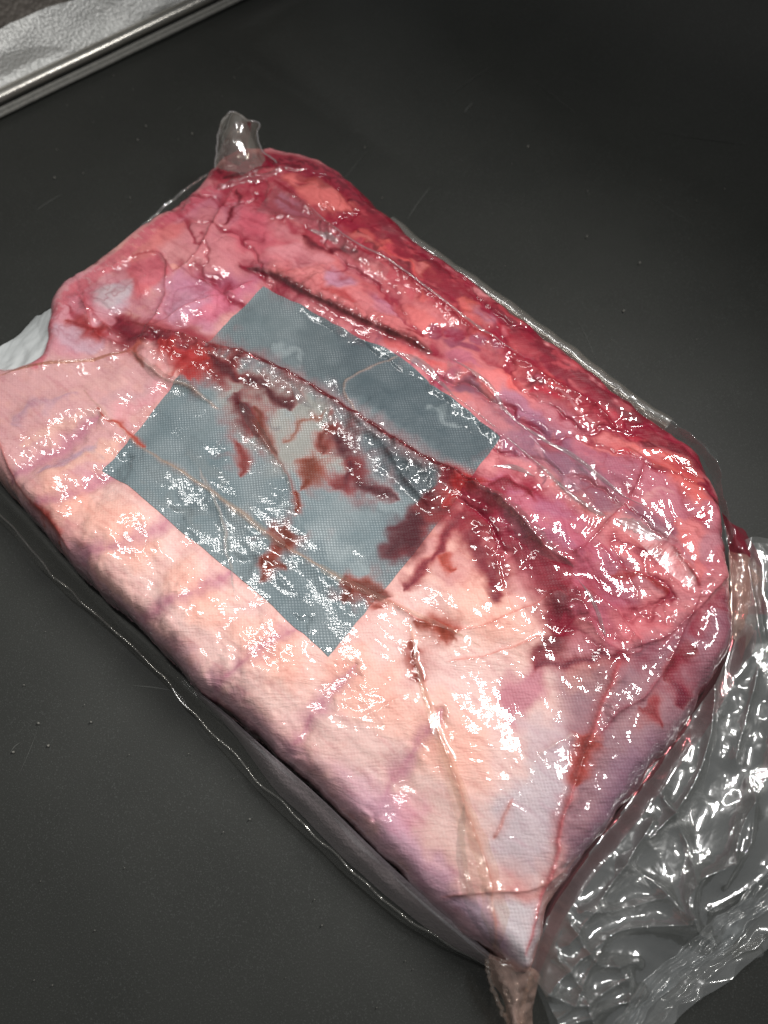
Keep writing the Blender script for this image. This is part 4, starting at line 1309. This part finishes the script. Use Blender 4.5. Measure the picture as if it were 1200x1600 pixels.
sheet('film_gather', [[(758, 1500, .016), (780, 1504, .022), (812, 1516, .024)], [(768, 1545, .010), (790, 1540, .018), (818, 1545, .018)],
                      [(790, 1590, .004), (806, 1590, .012), (826, 1600, .010)]], 50, 50, M_CLEAR, 0.0020, 75.0, 73, edge=.05)


# folds of film lying on the face, each a flattened roll
def fold(px, wpx, mat, lift=0.0, hgt=1.2, m=9, z=None, name='film_fold'):
    P = catmull(np.array([[*(onto_slab([(x, y)])[0] if z is None else at(x, y, z))[:2], w] for (x, y), w in zip(px, np.broadcast_to(np.asarray(wpx, float), (len(px),)))]), 16 * len(px))
    T = np.gradient(P[:, :2], axis=0)
    T /= np.linalg.norm(T, axis=1)[:, None]
    N_ = np.stack([-T[:, 1], T[:, 0]], 1)
    s = np.linspace(-1, 1, m)
    q = np.linspace(0, 1, len(P))
    tap = np.clip(np.minimum(q, 1 - q) * 6, .15, 1)
    w = P[:, 2] * PXM / 2 * tap * (1 + .25 * perlin(q * 14, q * 0, int(abs(px[0][0]))))
    XY = P[:, None, :2] + N_[:, None, :] * (s[None, :, None] * w[:, None, None])
    Z = zsamp(XY[..., 0], XY[..., 1]) + 0.0003 + (1 - s[None, :] ** 2) * hgt * MM * tap[:, None] * (.7 + .3 * np.sin(s[None, :] * 7 + q[:, None] * 3)) + lift
    V = np.concatenate([XY, Z[..., None]], -1) - ORG
    return mesh(name, V.reshape(-1, 3), grid_faces(len(P), m), mat, pack)


fold([(320, 540), (400, 562), (480, 600), (560, 655), (640, 705), (720, 748), (780, 790)], 8, M_REDF, 0, 0.9)
fold([(215, 693), (330, 768), (440, 852), (520, 900), (600, 938), (690, 980), (750, 1008)], [5, 9, 15, 15, 11, 9, 6], M_BEIGE, 0, 0.5)
fold([(642, 975), (655, 1060), (690, 1160), (730, 1270), (765, 1370), (772, 1485)], [5, 9, 14, 20, 28, 40], M_BEIGE, 0, 0.5)
fold([(725, 1250), (720, 1330), (740, 1420), (790, 1500)], [6, 12, 16, 12], M_CLEAR, 0, 1.0)
fold([(372, 622), (398, 668), (440, 730), (465, 800)], [12, 20, 10, 6], M_CLEAR, 0, 1.2)
fold([(205, 550), (250, 590), (300, 612), (345, 642)], [8, 20, 16, 8], M_CLEAR, 0, 1.4)
fold([(0, 588), (60, 572), (130, 565), (205, 550)], [6, 8, 8, 4], M_BRNF, 0, 1.0)
fold([(475, 318), (552, 380), (612, 414), (669, 454), (719, 491), (769, 524), (819, 561)], 5, M_CREASE, 0, 1.0)
fold([(700, 560), (760, 607), (804, 659), (888, 710), (943, 754), (980, 783), (1046, 820)], [4, 9, 6, 8, 7, 5, 4], M_CREASE, 0, 1.3)  # this roll and the next draw two long highlights as pale film
fold([(640, 575), (760, 662), (840, 728), (870, 761), (914, 798), (947, 813)], [4, 5, 5, 9, 10, 5], M_CREASE, 0, 1.3)
fold([(955, 815), (990, 828), (1030, 850)], [4, 22, 5], M_CREASE, 0, 1.0)
fold([(765, 735), (800, 735), (834, 750)], [4, 9, 4], M_CREASE, 0, 1.0)
fold([(480, 362), (510, 372), (530, 385)], [5, 12, 5], M_CREASE, 0, 1.0)
fold([(900, 905), (930, 960), (945, 1000)], [5, 6, 4], M_CREASE, 0, 1.2)
fold([(455, 600), (470, 625), (490, 640)], [4, 14, 4], M_CREASE, 0, 1.0)
fold([(620, 555), (660, 572), (690, 600), (720, 640)], [10, 16, 8, 5], M_CREASE, 0, 1.0)
fold([(720, 755), (780, 790), (820, 835), (850, 862), (895, 890)], [10, 18, 34, 24, 14], M_CLEAR, 0, 1.8)
fold([(335, 300), (370, 290), (430, 275), (455, 262)], [8, 14, 12, 8], M_CLEAR, 0, 1.4)
fold([(310, 725), (345, 810), (360, 880), (368, 935)], 4, M_CLEAR, 0, .6)

def bridge(a, b, mat, lift=.0022, n=120, m=40, amp=.0005, seed=5):
    A_, B_ = [], []
    for src, dst in ((a, A_), (b, B_)):
        for x, y in src:
            q = onto_slab([(x, y)])[0]
            dst.append((x, y, float(zsamp(q[0], q[1])) + lift))
    return sheet('film_fold', [A_, B_], n, m, mat, amp, 40.0, seed, on_slab=.0006, edge=0, zmin=-1)


bridge([(700, 562), (760, 609), (804, 660), (888, 711), (943, 755), (980, 783)], [(690, 610), (760, 662), (840, 728), (870, 761), (914, 798), (947, 813)], M_BRIDGE, .0030, seed=5)
bridge([(955, 818), (1000, 850), (1045, 895), (1088, 925)], [(980, 795), (1046, 830), (1080, 870), (1090, 920)], M_BRIDGE, .0022, seed=6)
bridge([(642, 975), (670, 1080), (705, 1180), (745, 1290), (768, 1390)], [(640, 980), (662, 1090), (690, 1200), (716, 1300), (730, 1400)], M_BEIGE, .0016, seed=7)
bridge([(400, 330), (470, 350), (540, 395), (600, 440)], [(430, 290), (490, 328), (552, 384), (610, 418)], M_BRIDGE, .0020, seed=10)

gp = catmull(pts(GRND, 0.0), 200)
gq = np.linspace(0, 30, 200)
gp[:, 2] = 0.0
gm = catmull(np.vstack([pts([(p[0] * .8 + q[0] * .2, p[1] * .8 + q[1] * .2)], .004) for p, q in zip(GRND, TOPE)]), 200)
strip('film_hem', gm - ORG + np.stack([.002 * perlin(gq * .7, gq * 0, 5), .002 * perlin(gq * .7, gq * 0, 6), .0012 * perlin(gq, gq * 0, 7)], 1), tube_prof(.0008, .0010, 8), M_SKIRT, pack, True)

# dust and scuffs of the black mat
def build_dust():
    rs = np.random.RandomState(4)
    spots = [(597, 208, 4), (615, 103, 3), (917, 369, 4), (1000, 410, 4), (975, 485, 4), (215, 218, 4), (475, 12, 4), (570, 230, 3), (680, 100, 3), (85, 277, 4),
             (60, 1130, 5), (75, 1165, 4), (20, 1175, 4), (142, 1128, 4), (390, 1280, 3), (300, 208, 4), (228, 196, 3), (825, 228, 4)]
    spots += [(rs.uniform(0, 1200), rs.uniform(20, 1600), rs.uniform(1.0, 2.2)) for k in range(160)]
    V, F = [], []
    for x, y, r in spots:
        c = at(x, y, 0.0)
        b = len(V)
        k = 6
        for i in range(k):
            a = i / k * 2 * math.pi
            q = r * PXM * .5 * rs.uniform(.6, 1.2)
            V.append((c[0] + q * math.cos(a), c[1] + q * math.sin(a), -0.0008))
        for i in range(k):
            a = i / k * 2 * math.pi
            V.append((c[0] + r * .3 * PXM * math.cos(a), c[1] + r * .3 * PXM * math.sin(a), r * .35 * PXM))
        for i in range(k):
            j = (i + 1) % k
            F.append((b + i, b + j, b + k + j, b + k + i))
        F.append((b + k, b + k + 1, b + k + 2, b + k + 3))
        F.append((b + k, b + k + 3, b + k + 4, b + k + 5))
    o = mesh('dust', V, F, mat_simple('pale_dust', (0.24, 0.23, 0.20), .5, 0, 0, 10, 'TexNoise', (0.10, 0.1, 0.09)))
    tag(o, 'pale specks of dust and crumbs scattered over the black mat', 'dust', kind='stuff')


build_dust()


def build_scuffs():
    V, F = [], []
    for (x0, y0), (x1, y1), w in [((55, 325), (97, 300), 4), ((637, 338), (672, 290), 3), ((365, 108), (385, 96), 2), ((270, 170), (288, 160), 2), ((205, 1070), (275, 1080), 2),
                                  ((1030, 208), (1155, 240), 1.6), ((835, 126), (905, 178), 2), ((60, 1130), (25, 1215), 1.2), ((700, 160), (775, 105), 2), ((905, 500), (935, 570), 1.2),
                                  ((725, 180), (740, 165), 5), ((15, 1175), (30, 1160), 3), ((520, 300), (575, 230), 1.5), ((1010, 300), (1080, 345), 1.5)]:
        n = 8
        rs = np.random.RandomState(int(x0))
        a, b = at(x0, y0, 0), at(x1, y1, 0)
        t = (b - a) / np.linalg.norm(b - a)
        nn = np.array([-t[1], t[0], 0])
        k0 = len(V)
        for i in range(n):
            f = i / (n - 1)
            c = a * (1 - f) + b * f + nn * .0008 * math.sin(f * 3)
            ww = w * PXM * .5 * (math.sin(math.pi * min(max(f, .05), .95)) ** .6) * rs.uniform(.5, 1.1)
            zf = float(floor_z(c[0], c[1])) + .0002
            V += [(c[0] - nn[0] * ww, c[1] - nn[1] * ww, zf), (c[0] + nn[0] * ww, c[1] + nn[1] * ww, zf)]
        F += [(k0 + 2 * i, k0 + 2 * i + 2, k0 + 2 * i + 3, k0 + 2 * i + 1) for i in range(n - 1)]
    o = mesh('scuff_marks', V, F, mat_simple('pale_scuff', (0.075, 0.078, 0.07), .6, 0, 0, 10, 'TexNoise', (0.035, 0.036, 0.033), 900))
    tag(o, 'faint pale scratches and rub marks on the black mat', 'scratches', kind='stuff')


build_scuffs()
